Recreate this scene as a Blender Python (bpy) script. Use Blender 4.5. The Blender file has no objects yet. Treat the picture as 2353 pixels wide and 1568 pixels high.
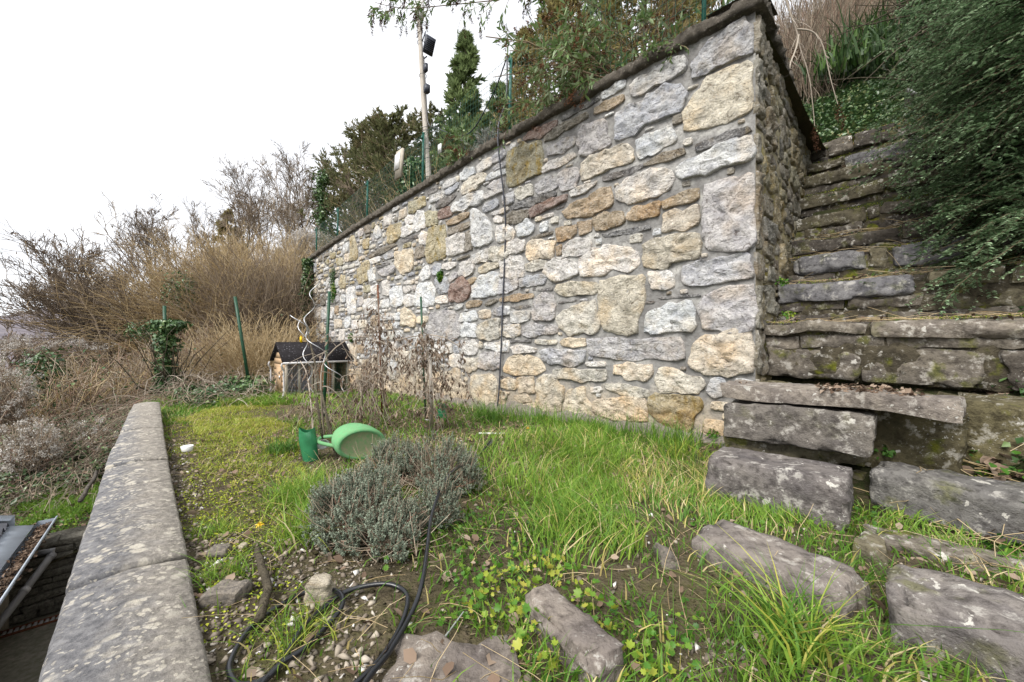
import bpy, math, random, time
import numpy as np
from mathutils import Vector
T0 = time.time()
RS = np.random.RandomState
sc = bpy.context.scene
COL = sc.collection

# ------------------------------------------------------------------ camera, sky, sun, exposure
FPX = 915.0           # focal length in survey pixels (survey frame 2353 x 1568)
CX, CY = 1176.5, 784.0
cam_d = bpy.data.cameras.new('camera'); cam = bpy.data.objects.new('camera', cam_d); COL.objects.link(cam)
cam.location = (0, 0, 1.0); cam.rotation_euler = (math.radians(90), 0, 0)
cam_d.sensor_width = 36; cam_d.lens = 14.0; cam_d.clip_start = 0.05; cam_d.clip_end = 3000
sc.camera = cam
SUN_EL, SUN_AZ = math.radians(48), math.radians(215)   # azimuth clockwise from +Y: from behind left, the valley side
w = bpy.data.worlds.new("World"); sc.world = w; w.use_nodes = True
nt = w.node_tree; nt.nodes.clear()
wo = nt.nodes.new('ShaderNodeOutputWorld'); bg = nt.nodes.new('ShaderNodeBackground'); bg.inputs[1].default_value = .74
sky = nt.nodes.new('ShaderNodeTexSky'); sky.sky_type = 'NISHITA'; sky.sun_disc = False
sky.sun_elevation = SUN_EL; sky.sun_rotation = SUN_AZ
sv = nt.nodes.new('ShaderNodeVectorMath'); sv.operation = 'SCALE'; sv.inputs[3].default_value = 0.12
tc = nt.nodes.new('ShaderNodeTexCoord'); mp = nt.nodes.new('ShaderNodeMapping'); mp.inputs['Scale'].default_value = (1.2, 1.2, 5)
ns = nt.nodes.new('ShaderNodeTexNoise'); ns.inputs['Scale'].default_value = 1.3; ns.inputs['Detail'].default_value = 5
cr = nt.nodes.new('ShaderNodeValToRGB')
cr.color_ramp.elements[0].position = .3; cr.color_ramp.elements[0].color = (.70, .72, .76, 1)
cr.color_ramp.elements[1].position = .68; cr.color_ramp.elements[1].color = (1.0, 1.0, 1.02, 1)
mx = nt.nodes.new('ShaderNodeMix'); mx.data_type = 'RGBA'; mx.inputs[0].default_value = .93
nt.links.new(tc.outputs['Generated'], mp.inputs[0]); nt.links.new(mp.outputs[0], ns.inputs['Vector'])
nt.links.new(ns.outputs[0], cr.inputs[0]); nt.links.new(sky.outputs[0], sv.inputs[0])
nt.links.new(sv.outputs[0], mx.inputs[6]); nt.links.new(cr.outputs[0], mx.inputs[7])
nt.links.new(mx.outputs[2], bg.inputs[0]); nt.links.new(bg.outputs[0], wo.inputs[0])
sd = bpy.data.lights.new('sun', 'SUN'); sd.energy = 2.3; sd.angle = math.radians(32); sd.color = (1, .96, .9)
so = bpy.data.objects.new('sun', sd); COL.objects.link(so)
dv = Vector((math.sin(SUN_AZ)*math.cos(SUN_EL), math.cos(SUN_AZ)*math.cos(SUN_EL), math.sin(SUN_EL)))
so.rotation_euler = dv.to_track_quat('Z', 'Y').to_euler(); so.location = (-4, -6, 12)
sc.view_settings.view_transform = 'Standard'; sc.view_settings.look = 'None'
sc.view_settings.gamma = 1; sc.view_settings.exposure = 1.02; sc.view_settings.use_curve_mapping = False
try: sc.cycles.max_bounces = 5; sc.cycles.diffuse_bounces = 3; sc.cycles.transparent_max_bounces = 4
except Exception: pass

# ------------------------------------------------------------------ frames of the place
A = np.array([-.6915, .7225, 0.]); Q = np.array([.7225, .6915, 0.])     # along the walls / uphill
U = -A                                                                 # to the right along the steps
V = np.array([.683, .731, 0.])                                         # along the side wall
CORNER = np.array([2.33, 3.81, 0.])
UP = np.array([0, 0, 1.])
def aq(a, q, z=0.): return np.asarray(a)[..., None]*A + np.asarray(q)[..., None]*Q + np.asarray(z)[..., None]*UP
def wp(x, y, Y): return np.array([(x-CX)/FPX*Y, Y, 1+(CY-y)/FPX*Y])      # point at survey bearing and distance
def gp(x, y, z=-.08):
    Y = (1-z)*FPX/(y-CY); return np.array([(x-CX)/FPX*Y, Y, z])
def st(su, tv, z): return CORNER + U*su + V*tv + UP*z
def px(P):
    P = np.asarray(P); Y = np.maximum(P[..., 1], .05)
    return CX+P[..., 0]/Y*FPX, CY-(P[..., 2]-1)/Y*FPX

# ------------------------------------------------------------------ noise
_perm = RS(7).permutation(256)
_val = RS(8).rand(256)
def _h(i, j, k): return _val[_perm[(_perm[(_perm[i & 255]+j) & 255]+k) & 255]]
def vn(P):
    P = np.asarray(P, float); f = np.floor(P).astype(int); t = P-f; t = t*t*(3-2*t)
    i, j, k = f[..., 0], f[..., 1], f[..., 2]; a, b, c = t[..., 0], t[..., 1], t[..., 2]
    def L(x, y, s): return x*(1-s)+y*s
    return L(L(L(_h(i, j, k), _h(i+1, j, k), a), L(_h(i, j+1, k), _h(i+1, j+1, k), a), b),
             L(L(_h(i, j, k+1), _h(i+1, j, k+1), a), L(_h(i, j+1, k+1), _h(i+1, j+1, k+1), a), b), c)*2-1
_f = 1
def fbm(P, o=3):
    P = np.asarray(P, float); r = 0; g = 1
    for n in range(o): r = r+vn(P*2**n+17.3*n)*g; g *= .5
    return r

# ------------------------------------------------------------------ mesh + object helpers
def mesh_np(name, Vv, Fs, mat=None, r=None, col=None, smooth=True):
    me = bpy.data.meshes.new(name); Vv = np.ascontiguousarray(Vv, dtype=np.float32)
    Fs = [np.asarray(F, dtype=np.int32) for F in Fs if len(F)]
    me.vertices.add(len(Vv)); me.vertices.foreach_set('co', Vv.ravel())
    nl = sum(F.size for F in Fs); npol = sum(len(F) for F in Fs)
    me.loops.add(nl); me.loops.foreach_set('vertex_index', np.concatenate([F.ravel() for F in Fs]))
    tot = np.concatenate([np.full(len(F), F.shape[1], np.int32) for F in Fs])
    me.polygons.add(npol); me.polygons.foreach_set('loop_start', (np.cumsum(tot)-tot).astype(np.int32))
    me.polygons.foreach_set('loop_total', tot)
    if smooth: me.polygons.foreach_set('use_smooth', np.ones(npol, bool))
    me.update(calc_edges=True)
    if r is not None:
        at = me.attributes.new('r', 'FLOAT', 'POINT'); at.data.foreach_set('value', np.ascontiguousarray(r, dtype=np.float32))
    if col is not None:
        at = me.attributes.new('col', 'FLOAT_COLOR', 'POINT')
        c = np.ones((len(Vv), 4), np.float32); c[:, :np.shape(col)[-1]] = col; at.data.foreach_set('color', c.ravel())
    if mat: me.materials.append(mat)
    return me
def link(name, me, parent=None):
    o = bpy.data.objects.new(name, me); COL.objects.link(o)
    if parent is not None: o.parent = parent
    return o
def org(parent):
    p = np.zeros(3)
    while parent is not None: p = p+np.array(parent.location); parent = parent.parent
    return p
class MB:
    def __init__(s): s.V = []; s.F = {}; s.n = 0; s.R = []; s.C = []
    def add(s, Vv, *Fs, r=0.5, col=None):
        Vv = np.asarray(Vv, float).reshape(-1, 3)
        for F in Fs:
            F = np.asarray(F, int)
            if F.size: s.F.setdefault(F.shape[1], []).append(F+s.n)
        s.V.append(Vv); s.n += len(Vv); s.R.append(np.broadcast_to(r, (len(Vv),)))
        if col is not None: s.C.append(np.broadcast_to(col, (len(Vv), 4)))
    def box(s, c, hx, hy, hz, ex=(1, 0, 0), ey=(0, 1, 0), ez=(0, 0, 1), r=.5):
        c = np.asarray(c, float); ex, ey, ez = map(lambda e: np.asarray(e, float), (ex, ey, ez))
        b = min(hx, hy, hz)*.18; P = []; 
        for k, (fx, fy, fz) in enumerate(((1, 1, 1),)):
            pass
        V8 = []
        for sx in (-1, 1):
            for sy in (-1, 1):
                for sz in (-1, 1): V8.append(c+ex*hx*sx+ey*hy*sy+ez*hz*sz)
        s.add(V8, [[0, 1, 3, 2], [4, 6, 7, 5], [0, 4, 5, 1], [2, 3, 7, 6], [0, 2, 6, 4], [1, 5, 7, 3]], r=r)
    def tube(s, pts, r0, r1=None, sides=8, cap=True, r=.5):
        v, f = tubes(np.asarray(pts, float)[None], np.array([[r0, r1 if r1 is not None else r0]]), sides)
        s.add(v, f, r=r)
        if cap:
            k = len(pts); n = s.n-len(v)
            s.F.setdefault(sides, []).append(np.array([[n+i for i in range(sides)][::-1], [n+(k-1)*sides+i for i in range(sides)]]))
    def mesh(s, name, mat, smooth=True, off=None):
        Vv = np.concatenate(s.V)
        if off is not None: Vv = Vv-off
        return mesh_np(name, Vv, [np.concatenate(f) for f in s.F.values()], mat, r=np.concatenate(s.R), col=np.concatenate(s.C) if s.C else None, smooth=smooth)
    def build(s, name, mat, parent=None, smooth=True, **k):
        o = link(name, s.mesh(name, mat, smooth, org(parent)), parent)
        if k: tag(o, **k)
        return o
def tag(o, label=None, cat=None, group=None, kind=None):
    if label: o['label'] = label
    if cat: o['category'] = cat
    if group: o['group'] = group
    if kind: o['kind'] = kind
    return o
def thing(name, loc, label, cat, group=None):
    o = bpy.data.objects.new(name, None); COL.objects.link(o); o.location = [float(x) for x in loc]; o.empty_display_size = .1
    return tag(o, label, cat, group)
def tubes(P, R, sides=3):
    """P (N,k,3) polylines, R (N,2) end radii -> verts, quads"""
    N, k, _ = P.shape
    T = np.gradient(P, axis=1); T /= np.linalg.norm(T, axis=2, keepdims=True)+1e-9
    ref = np.where(np.abs(T[:, :1, 2:3]) > .8, np.array([1., 0, 0]), np.array([0, 0, 1.]))
    ref = np.broadcast_to(ref, T.shape)
    B = np.cross(T, ref); B /= np.linalg.norm(B, axis=2, keepdims=True)+1e-9
    C = np.cross(B, T)
    t = np.linspace(0, 1, k)[None, :]
    if R.shape[1] == k: rad = R
    else: rad = R[:, :1]*(1-t)+R[:, 1:2]*t
    ang = np.arange(sides)/sides*2*np.pi
    Vv = P[:, :, None]+rad[:, :, None, None]*(np.cos(ang)[:, None]*B[:, :, None]+np.sin(ang)[:, None]*C[:, :, None])
    i = np.arange(N)[:, None, None]*k*sides+np.arange(k-1)[None, :, None]*sides+np.arange(sides)[None, None, :]
    j = np.arange(N)[:, None, None]*k*sides+np.arange(k-1)[None, :, None]*sides+((np.arange(sides)+1) % sides)[None, None, :]
    F = np.stack([i, j, j+sides, i+sides], -1).reshape(-1, 4)
    return Vv.reshape(-1, 3), F
def unit(v): return v/(np.linalg.norm(v, axis=-1, keepdims=True)+1e-9)
def rvec(rng, n): return unit(rng.normal(size=(n, 3)))
def leaves(P, D, Nn, L, W, fold=.25):
    """rhombic folded leaves: P base, D direction, Nn normal"""
    D = unit(D); S = unit(np.cross(D, Nn)); Nn = np.cross(S, D)
    L = np.asarray(L)[..., None]; W = np.asarray(W)[..., None]
    a = P; b = P+D*L*.45+S*W*.5+Nn*W*fold; c = P+D*L-Nn*L*.08; d = P+D*L*.45-S*W*.5+Nn*W*fold
    Vv = np.stack([a, b, c, d], 1).reshape(-1, 3); n = np.arange(len(P))[:, None]*4
    return Vv, np.concatenate([n+[0, 1, 2], n+[0, 2, 3]])
def ovals(P, D, Nn, L, W, lobes=None):
    """six-cornered leaves, good near the lens"""
    D = unit(D); S = unit(np.cross(D, Nn)); Nn = np.cross(S, D)
    L = np.asarray(L)[..., None]; W = np.asarray(W)[..., None]
    prof = lobes or [(0, 0, 0), (.2, .38, .1), (.6, .5, .12), (1, 0, -.1), (.6, -.5, .12), (.2, -.38, .1), (.45, 0, -.02)]
    Vv = np.stack([P+D*L*x+S*W*y+Nn*W*z for x, y, z in prof], 1).reshape(-1, 3)
    k = len(prof); n = np.arange(len(P))[:, None]*k
    F = [n+[i, (i+1) % (k-1), k-1] for i in range(k-1)]
    return Vv, np.concatenate(F)
def blades(P, H, W, lean, curl, rng, seg=3):
    """grass blades P base; lean vector (N,3) horizontal offset at tip as share of H"""
    N = len(P); az = rng.rand(N)*6.283; S = np.stack([np.cos(az), np.sin(az), 0*az], 1)
    lv = []
    for k in range(seg+1):
        t = k/seg; c = P+np.stack([lean[:, 0]*H*t**1.8, lean[:, 1]*H*t**1.8, H*(t-curl*t**2.6)], 1)
        wv = (W*(1-t**1.5)*.5)[:, None]
        if k < seg: lv += [c-S*wv, c+S*wv]
        else: lv += [c]
    Vv = np.stack(lv, 1).reshape(-1, 3); m = 2*seg+1; n = np.arange(N)[:, None]*m
    Fq = np.concatenate([n+[2*k, 2*k+1, 2*k+3, 2*k+2] for k in range(seg-1)]) if seg > 1 else np.zeros((0, 4), int)
    Ft = n+[2*seg-2, 2*seg-1, 2*seg]
    return Vv, Fq, Ft, m

# ------------------------------------------------------------------ materials
class NT:
    def __init__(s, name):
        s.m = bpy.data.materials.new(name); s.m.use_nodes = True; s.t = s.m.node_tree; s.t.nodes.clear()
        s.out = s.t.nodes.new('ShaderNodeOutputMaterial'); g = s.t.nodes.new('ShaderNodeNewGeometry'); s.pos = g.outputs['Position']; s.nrm = g.outputs['Normal']
    def n(s, typ, outp=0, **k):
        nd = s.t.nodes.new('ShaderNode'+typ)
        for key, v in k.items():
            if key in ('operation', 'data_type', 'blend_type', 'feature', 'attribute_name', 'distance', 'attribute_type', 'clamp', 'use_clamp'):
                setattr(nd, key, v); continue
            sock = nd.inputs[int(key[1:])] if key[0] == '_' and key[1:].isdigit() else nd.inputs[key.replace('_', ' ')]
            if hasattr(v, 'links') or isinstance(v, bpy.types.NodeSocket): s.t.links.new(v, sock)
            else:
                if isinstance(v, tuple) and len(v) == 3 and sock.type == 'RGBA': v = v+(1,)
                sock.default_value = v
        return nd.outputs[outp]
    def noise(s, scale, detail=4, vec=None, rough=.55): return s.n('TexNoise', 0, Vector=vec or s.pos, Scale=float(scale), Detail=float(detail), Roughness=rough)
    def vor(s, scale, feature='F1', vec=None, outp=0): return s.n('TexVoronoi', outp, feature=feature, Vector=vec or s.pos, Scale=float(scale))
    def ramp(s, fac, stops):
        nd = s.t.nodes.new('ShaderNodeValToRGB'); e = nd.color_ramp.elements
        while len(e) < len(stops): e.new(.5)
        for el, (p, c) in zip(e, stops):
            el.position = p; el.color = (c if isinstance(c, tuple) else (c, c, c))[:3]+(1,)
        s.t.links.new(fac, nd.inputs[0]); return nd.outputs[0]
    def mix(s, f, a, b, mode='MIX'):
        nd = s.t.nodes.new('ShaderNodeMix'); nd.data_type = 'RGBA'; nd.blend_type = mode
        for sock, v in ((nd.inputs[0], f), (nd.inputs[6], a), (nd.inputs[7], b)):
            if isinstance(v, bpy.types.NodeSocket): s.t.links.new(v, sock)
            else: sock.default_value = (v+(1,) if isinstance(v, tuple) else v)
        return nd.outputs[2]
    def math(s, op, a, b=0.): return s.n('Math', 0, operation=op, _0=a, _1=b)
    def mapv(s, sc_, vec=None): return s.n('VectorMath', 0, operation='MULTIPLY', _0=vec or s.pos, _1=sc_)
    def attr(s, name, outp=0): return s.n('Attribute', outp, attribute_name=name)
    def bump(s, h, strength=.5, dist=.01, nrm=None):
        k = dict(Height=h, Strength=strength, Distance=dist)
        if nrm is not None: k['Normal'] = nrm
        return s.n('Bump', 0, **k)
    def done(s, col, rough=.9, nrm=None, metal=0., spec=.3, trans=0., alpha=None):
        k = dict(Base_Color=col, Roughness=rough, Metallic=metal)
        if nrm is not None: k['Normal'] = nrm
        p = s.n('BsdfPrincipled', 0, **k)
        p.node.inputs['Specular IOR Level'].default_value = spec
        if trans:
            tr = s.n('BsdfTranslucent', 0, Color=col); ms = s.t.nodes.new('ShaderNodeMixShader'); ms.inputs[0].default_value = trans
            s.t.links.new(p, ms.inputs[1]); s.t.links.new(tr, ms.inputs[2]); p = ms.outputs[0]
        s.t.links.new(p, s.out.inputs[0]); return s.m
def plain(name, c, rough=.6, metal=0., var=.25, sc_=30, spec=.4, bump=0.):
    m = NT(name); f = m.noise(sc_, 4)
    c2 = tuple(x*(1-var) for x in c); c1 = tuple(min(1, x*(1+var)) for x in c)
    return m.done(m.ramp(f, [(.3, c2), (.7, c1)]), rough, m.bump(f, bump, .004) if bump else None, metal, spec)
def foliage(name, stops, rough=.55, spec=.35, trans=.25):
    m = NT(name); a = m.attr('r', 2); c = m.ramp(a, stops)
    return m.done(c, rough, None, 0, spec, trans)

def wallstone():
    m = NT('masonry_stone'); c = m.attr('col'); lich = m.attr('col', 3)
    v = m.mapv((1., 1., 1.35)); n1 = m.noise(6, 7, v, .68); n2 = m.noise(38, 6, v, .7); n3 = m.noise(3.2, 4)
    rg_ = m.n('TexNoise', 0, Vector=v, Scale=10., Detail=7., Roughness=.62, Distortion=1.6)
    col = m.mix(m.ramp(n1, [(.36, 0.), (.58, 1.)]), m.mix(1., c, (.66, .665, .7), 'MULTIPLY'), m.mix(.25, c, (.8, .78, .74)))
    col = m.mix(m.ramp(n3, [(.5, 0.), (.68, .45)]), col, m.mix(1., c, (1.0, .8, .55), 'MULTIPLY'))
    col = m.mix(m.ramp(rg_, [(.33, .85), (.43, 0.)]), col, m.mix(1., c, (.3, .27, .25), 'MULTIPLY'))  # crevice shade put into the colour, following the hollows of the bump
    col = m.mix(m.ramp(n2, [(.34, .7), (.45, 0.)]), col, (.16, .14, .12))
    col = m.mix(m.ramp(n2, [(.55, 0.), (.68, .6)]), col, (.84, .82, .79))
    ln = m.noise(8, 7, m.mapv((1, 1, .5)), .72)
    lf = m.math('MULTIPLY', m.ramp(ln, [(.53, 0.), (.63, .85)]), lich)
    col = m.mix(lf, col, m.ramp(n2, [(.35, (.2, .13, .03)), (.65, (.5, .37, .1))]))
    zz = m.n('SeparateXYZ', 2, Vector=m.pos); st_ = m.ramp(m.math('SUBTRACT', m.math('ADD', .35, m.math('MULTIPLY', n3, .9)), zz), [(.2, 0.), (.75, .6)])
    col = m.mix(st_, col, m.mix(1., col, (.86, .7, .5), 'MULTIPLY'))
    h = m.math('ADD', m.math('MULTIPLY', rg_, 1.5), m.math('MULTIPLY', n1, 1.4))
    b = m.bump(h, 1., .05); b = m.bump(n2, .8, .012, b)
    return m.done(col, .92, b, 0, .15)
def mortar():
    m = NT('mortar'); n1 = m.noise(4, 5); n2 = m.noise(28, 6); n3 = m.noise(120, 3)
    col = m.ramp(n1, [(.32, (.165, .16, .155)), (.52, (.26, .255, .245)), (.7, (.5, .49, .46))])
    z = m.n('SeparateXYZ', 2, Vector=m.pos); warm = m.math('ADD', m.math('MULTIPLY', z, -1.0), m.math('MULTIPLY', n1, 1.1))
    col = m.mix(m.ramp(warm, [(.05, 0.), (.5, .85)]), col, (.42, .35, .26))
    col = m.mix(m.ramp(n2, [(.35, .6), (.5, 0.)]), col, (.17, .16, .15))
    side = m.attr('r', 2)
    col = m.mix(side, col, m.ramp(n1, [(.3, (.2, .17, .12)), (.5, (.33, .29, .2)), (.7, (.3, .25, .08))]))
    return m.done(col, .95, m.bump(m.math('ADD', n2, m.math('MULTIPLY', n3, .3)), .8, .02), 0, .15)
def stepstone():
    m = NT('step_stone'); rnd = m.n('ObjectInfo', 5); up = m.n('SeparateXYZ', 2, Vector=m.nrm)
    off = m.n('VectorMath', 0, operation='ADD', _0=m.pos, _1=m.n('CombineXYZ', 0, X=m.math('MULTIPLY', rnd, 7.)))
    n1 = m.noise(5, 5, off); n2 = m.noise(22, 6, off, .65); n3 = m.noise(90, 3, off); c = m.attr('col')
    col = m.mix(m.ramp(n1, [(.3, 0.), (.7, 1.)]), m.mix(1., c, (.5, .5, .55), 'MULTIPLY'), c)
    col = m.mix(m.ramp(n2, [(.32, .85), (.52, 0.)]), col, m.mix(1., c, (.24, .23, .24), 'MULTIPLY'))
    col = m.mix(m.ramp(m.noise(11, 5, off, .7), [(.56, 0.), (.64, .85)]), col, m.mix(.6, c, (.5, .48, .44)))
    sp = m.vor(38, 'F1', m.n('VectorMath', 0, operation='ADD', _0=off, _1=m.n('VectorMath', 0, operation='SCALE', _0=m.n('TexNoise', 1, Vector=m.pos, Scale=30.), Scale=.08))); msk = m.ramp(m.noise(3, 3, off), [(.52, 0.), (.66, .9)])
    col = m.mix(m.math('MULTIPLY', m.ramp(sp, [(.16, 1.), (.25, 0.)]), msk), col, (.52, .51, .47))
    big = m.math('MULTIPLY', m.ramp(m.noise(8, 6, off, .6), [(.655, 0.), (.67, 1.)]), .9)
    col = m.mix(big, col, (.55, .53, .48))
    mo = m.math('MULTIPLY', m.ramp(m.noise(6, 4, off), [(.56, 0.), (.66, 1.)]), m.attr('col', 3))
    col = m.mix(mo, col, m.ramp(n2, [(.3, (.03, .04, .008)), (.7, (.17, .17, .02))]))
    h = m.math('ADD', m.noise(13, 7, m.mapv((1, 1, 1.3), off), .68), m.math('MULTIPLY', n3, .25))
    return m.done(col, .9, m.bump(h, 1., .022), 0, .2)
def rocky(name, c1, c2, c3, scale=4., bs=.6, bd=.02, spots=None):
    m = NT(name); n1 = m.noise(scale, 5); n2 = m.noise(scale*7, 6, None, .65)
    col = m.mix(m.ramp(n2, [(.35, 0.), (.65, 1.)]), m.ramp(n1, [(.35, c1), (.65, c2)]), c3)
    if spots:
        s1 = m.vor(spots[0], 'F1', m.n('VectorMath', 0, operation='ADD', _0=m.pos, _1=m.n('VectorMath', 0, operation='SCALE', _0=m.n('TexNoise', 1, Vector=m.pos, Scale=40.), Scale=.04)))
        msk = m.math('MULTIPLY', m.ramp(s1, [(spots[1], 1.), (spots[1]+.14, 0.)]), m.ramp(m.noise(3.5, 4), [(.36, 0.), (.54, 1.)]))
        col = m.mix(m.math('MULTIPLY', msk, .85), col, spots[2])
    return m.done(col, .93, m.bump(n2, bs, bd), 0, .15)
M = {}
M['stone'] = wallstone(); M['mortar'] = mortar(); M['step'] = stepstone()
M['coping'] = rocky('rough_concrete', (.10, .09, .075), (.27, .24, .2), (.16, .14, .115), 14, 1., .05, (30., .16, (.42, .39, .33)))

def slabm():
    m = NT('weathered_concrete'); n1 = m.noise(2.2, 5); n2 = m.noise(30, 6, None, .7); n4 = m.noise(7, 5, None, .6)
    q = m.n('VectorMath', 1, operation='DOT_PRODUCT', _0=m.pos, _1=tuple(Q)); qq = m.math('ADD', q, m.math('MULTIPLY', m.math('SUBTRACT', n4, .5), .35))
    col = m.mix(m.ramp(m.math('ADD', qq, .5), [(.42, 0.), (.6, 1.)]), m.ramp(n2, [(.35, (.10, .10, .108)), (.65, (.25, .247, .25))]), m.ramp(n2, [(.35, (.18, .165, .145)), (.65, (.36, .33, .29))]))
    dv_ = m.n('VectorMath', 0, operation='ADD', _0=m.pos, _1=m.n('VectorMath', 0, operation='SCALE', _0=m.n('TexNoise', 1, Vector=m.pos, Scale=28.), Scale=.05))
    for sc_, thr, ms in ((11., .28, .46), (22., .27, .45), (44., .24, .45)):
        msk = m.math('MULTIPLY', m.ramp(m.vor(sc_, 'F1', dv_), [(thr, 1.), (thr+.1, 0.)]), m.ramp(m.noise(3.1+sc_*.05, 4), [(ms, 0.), (ms+.14, .9)]))
        col = m.mix(msk, col, m.ramp(n2, [(.3, (.44, .40, .33)), (.7, (.62, .58, .5))]))
    n9 = m.noise(150, 4, None, .8); col = m.mix(m.ramp(n9, [(.34, .45), (.42, 0.)]), col, (.07, .065, .06)); col = m.mix(m.ramp(n9, [(.6, 0.), (.7, .3)]), col, (.55, .52, .47))
    return m.done(col, .93, m.bump(n9, .8, .006, m.bump(n2, 1., .014)), 0, .15)
M['slab'] = slabm()
M['lowstone'] = rocky('old_rubble', (.17, .16, .135), (.3, .28, .23), (.09, .085, .07), 5, 1., .03)
M['pale_rock'] = rocky('pale_rock', (.5, .42, .28), (.6, .54, .42), (.45, .4, .33), 14, 1., .02)
M['grey_rock'] = rocky('grey_rock', (.22, .19, .155), (.34, .3, .25), (.12, .11, .1), 7, 1., .015)
M['black_rock'] = rocky('dark_rock', (.05, .045, .04), (.14, .125, .1), (.25, .24, .22), 7, 1., .03)
def soilmat(name, c1, c2, c3):
    m = NT(name); n1 = m.noise(2.5, 5); n2 = m.noise(26, 6, None, .7); n3 = m.vor(60)
    col = m.mix(m.ramp(n2, [(.35, 0.), (.65, 1.)]), m.ramp(n1, [(.35, c1), (.65, c2)]), c3)
    return m.done(col, .97, m.bump(m.math('ADD', n2, m.math('MULTIPLY', n3, .4)), 1., .03), 0, .1)
M['soil'] = soilmat('lawn_soil', (.06, .048, .034), (.10, .10, .035), (.13, .105, .07))
M['hill'] = soilmat('leaf_mould', (.06, .047, .03), (.11, .085, .05), (.05, .055, .025))
M['bank'] = soilmat('bank_soil', (.035, .035, .02), (.07, .055, .035), (.03, .04, .012))
M['yard'] = rocky('wet_concrete', (.2, .18, .15), (.28, .25, .21), (.13, .13, .09), 3, .5, .01)
M['far'] = rocky('far_wood', (.16, .14, .15), (.22, .2, .21), (.13, .12, .14), .02, .3, 1.)  # brown-purple winter woods, with a little haze put into the colour
M['green_post'] = plain('green_paint', (.012, .10, .075), .4, 0, .2, 20)
M['wire'] = plain('green_wire', (.01, .075, .045), .5)
M['dark_green'] = plain('dark_green_paint', (.012, .06, .03), .45, 0, .3, 25)
M['can'] = rocky('faded_green_plastic', (.11, .33, .14), (.17, .41, .2), (.16, .31, .15), 5, .1, .001)
M['can_base'] = rocky('muddy_green_plastic', (.15, .31, .13), (.25, .32, .16), (.3, .3, .19), 5, .15, .001)
M['tube_pl'] = plain('green_sheet_plastic', (.03, .17, .075), .22, 0, .2, 14, .6)
M['cable'] = plain('grey_cable', (.05, .052, .065), .35); M['hose'] = plain('black_hose', (.008, .009, .012), .3, 0, .3, 10, .6)
M['white_pl'] = plain('white_plastic', (.72, .72, .7), .4, 0, .06); M['yellow_pl'] = plain('yellow_plastic', (.8, .52, .01), .4, 0, .06)
M['black_pl'] = plain('dark_grey_metal', (.035, .04, .055), .4)
M['zinc'] = plain('zinc_sheet', (.5, .56, .64), .35, .0, .15, 6); M['zinc_dark'] = plain('dark_zinc', (.045, .047, .05), .5, .1, .2, 9)
M['corr'] = plain('dark_roof_sheet', (.07, .073, .085), .5, 0, .3, 14)
M['steel'] = plain('galvanised_wire', (.55, .56, .58), .35, .6, .15)
M['rust'] = plain('rusty_steel', (.16, .06, .03), .85, .1, .4, 60, .2, .5)
M['pvc'] = plain('grey_pvc', (.5, .49, .5), .35, 0, .08, 9)
def woodm(name, c1, c2, sc_=(30, 30, 3)):
    m = NT(name); n = m.noise(3, 6, m.mapv(sc_), .6)
    return m.done(m.ramp(n, [(.3, c1), (.7, c2)]), .85, m.bump(n, .5, .006), 0, .2)
M['pole'] = woodm('weathered_pole_wood', (.34, .3, .26), (.58, .54, .48)); M['hutch'] = woodm('hutch_board', (.34, .22, .12), (.58, .42, .27))
M['orange'] = woodm('orange_board', (.55, .26, .1), (.75, .42, .2)); M['hutch_grey'] = woodm('greyed_board', (.34, .3, .24), (.56, .51, .43)); M['dark_wood'] = woodm('dark_post_wood', (.012, .011, .01), (.045, .04, .035))
M['felt'] = rocky('roof_felt', (.015, .012, .014), (.03, .026, .03), (.012, .012, .012), 9, .4, .005, (22., .12, (.22, .22, .24)))
M['bark'] = soilmat('bark', (.10, .085, .06), (.15, .13, .09), (.07, .06, .045)); M['bark_grey'] = soilmat('grey_bark', (.12, .11, .10), (.2, .18, .155), (.08, .07, .06))
M['twig_brown'] = foliage('brown_twig', [(0, (.11, .085, .065)), (.45, (.26, .205, .15)), (.8, (.46, .39, .3)), (1, (.28, .15, .11))], .8, .15, .0)
M['twig_gold'] = foliage('straw_twig', [(0, (.17, .12, .06)), (.5, (.37, .27, .14)), (1, (.58, .47, .3))], .8, .15, 0)
M['vine'] = foliage('dead_vine', [(0, (.16, .12, .09)), (.5, (.32, .27, .22)), (1, (.47, .41, .34))], .85, .15, 0)
M['dead_leaf'] = foliage('dead_leaf', [(0, (.07, .045, .03)), (.5, (.2, .14, .1)), (1, (.38, .3, .23))], .8, .15, .1)
M['grass'] = foliage('grass_blade', [(0, (.04, .105, .02)), (.35, (.10, .22, .028)), (.62, (.23, .36, .045)), (.8, (.45, .45, .08)), (.92, (.55, .45, .18)), (1, (.66, .55, .34))], .5, .3, .3)
M['cover'] = foliage('cover_leaf', [(0, (.025, .09, .015)), (.5, (.09, .22, .025)), (.8, (.3, .38, .04)), (1, (.46, .42, .08))], .45, .35, .3)
M['ivy'] = foliage('ivy_leaf', [(0, (.025, .055, .018)), (.55, (.06, .125, .04)), (.88, (.13, .2, .07)), (1, (.28, .3, .14))], .35, .5, .1)
M['cot'] = foliage('cotoneaster_leaf', [(0, (.035, .07, .03)), (.4, (.15, .24, .12)), (1, (.5, .66, .42))], .3, .6, .3)  # pale end of the ramp stands in for highlights on lit sprays
M['cot_twig'] = foliage('cotoneaster_twig', [(0, (.03, .022, .016)), (.8, (.08, .055, .035)), (1, (.2, .14, .09))], .7, .2, 0)
M['conifer_dark'] = foliage('yew_leaf', [(0, (.008, .022, .008)), (.7, (.03, .07, .015)), (1, (.08, .15, .03))], .5, .3, .1)
M['pine'] = foliage('pine_needles', [(0, (.08, .095, .045)), (.5, (.17, .18, .08)), (.8, (.28, .23, .13)), (1, (.38, .3, .19))], .6, .2, .45)
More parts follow.
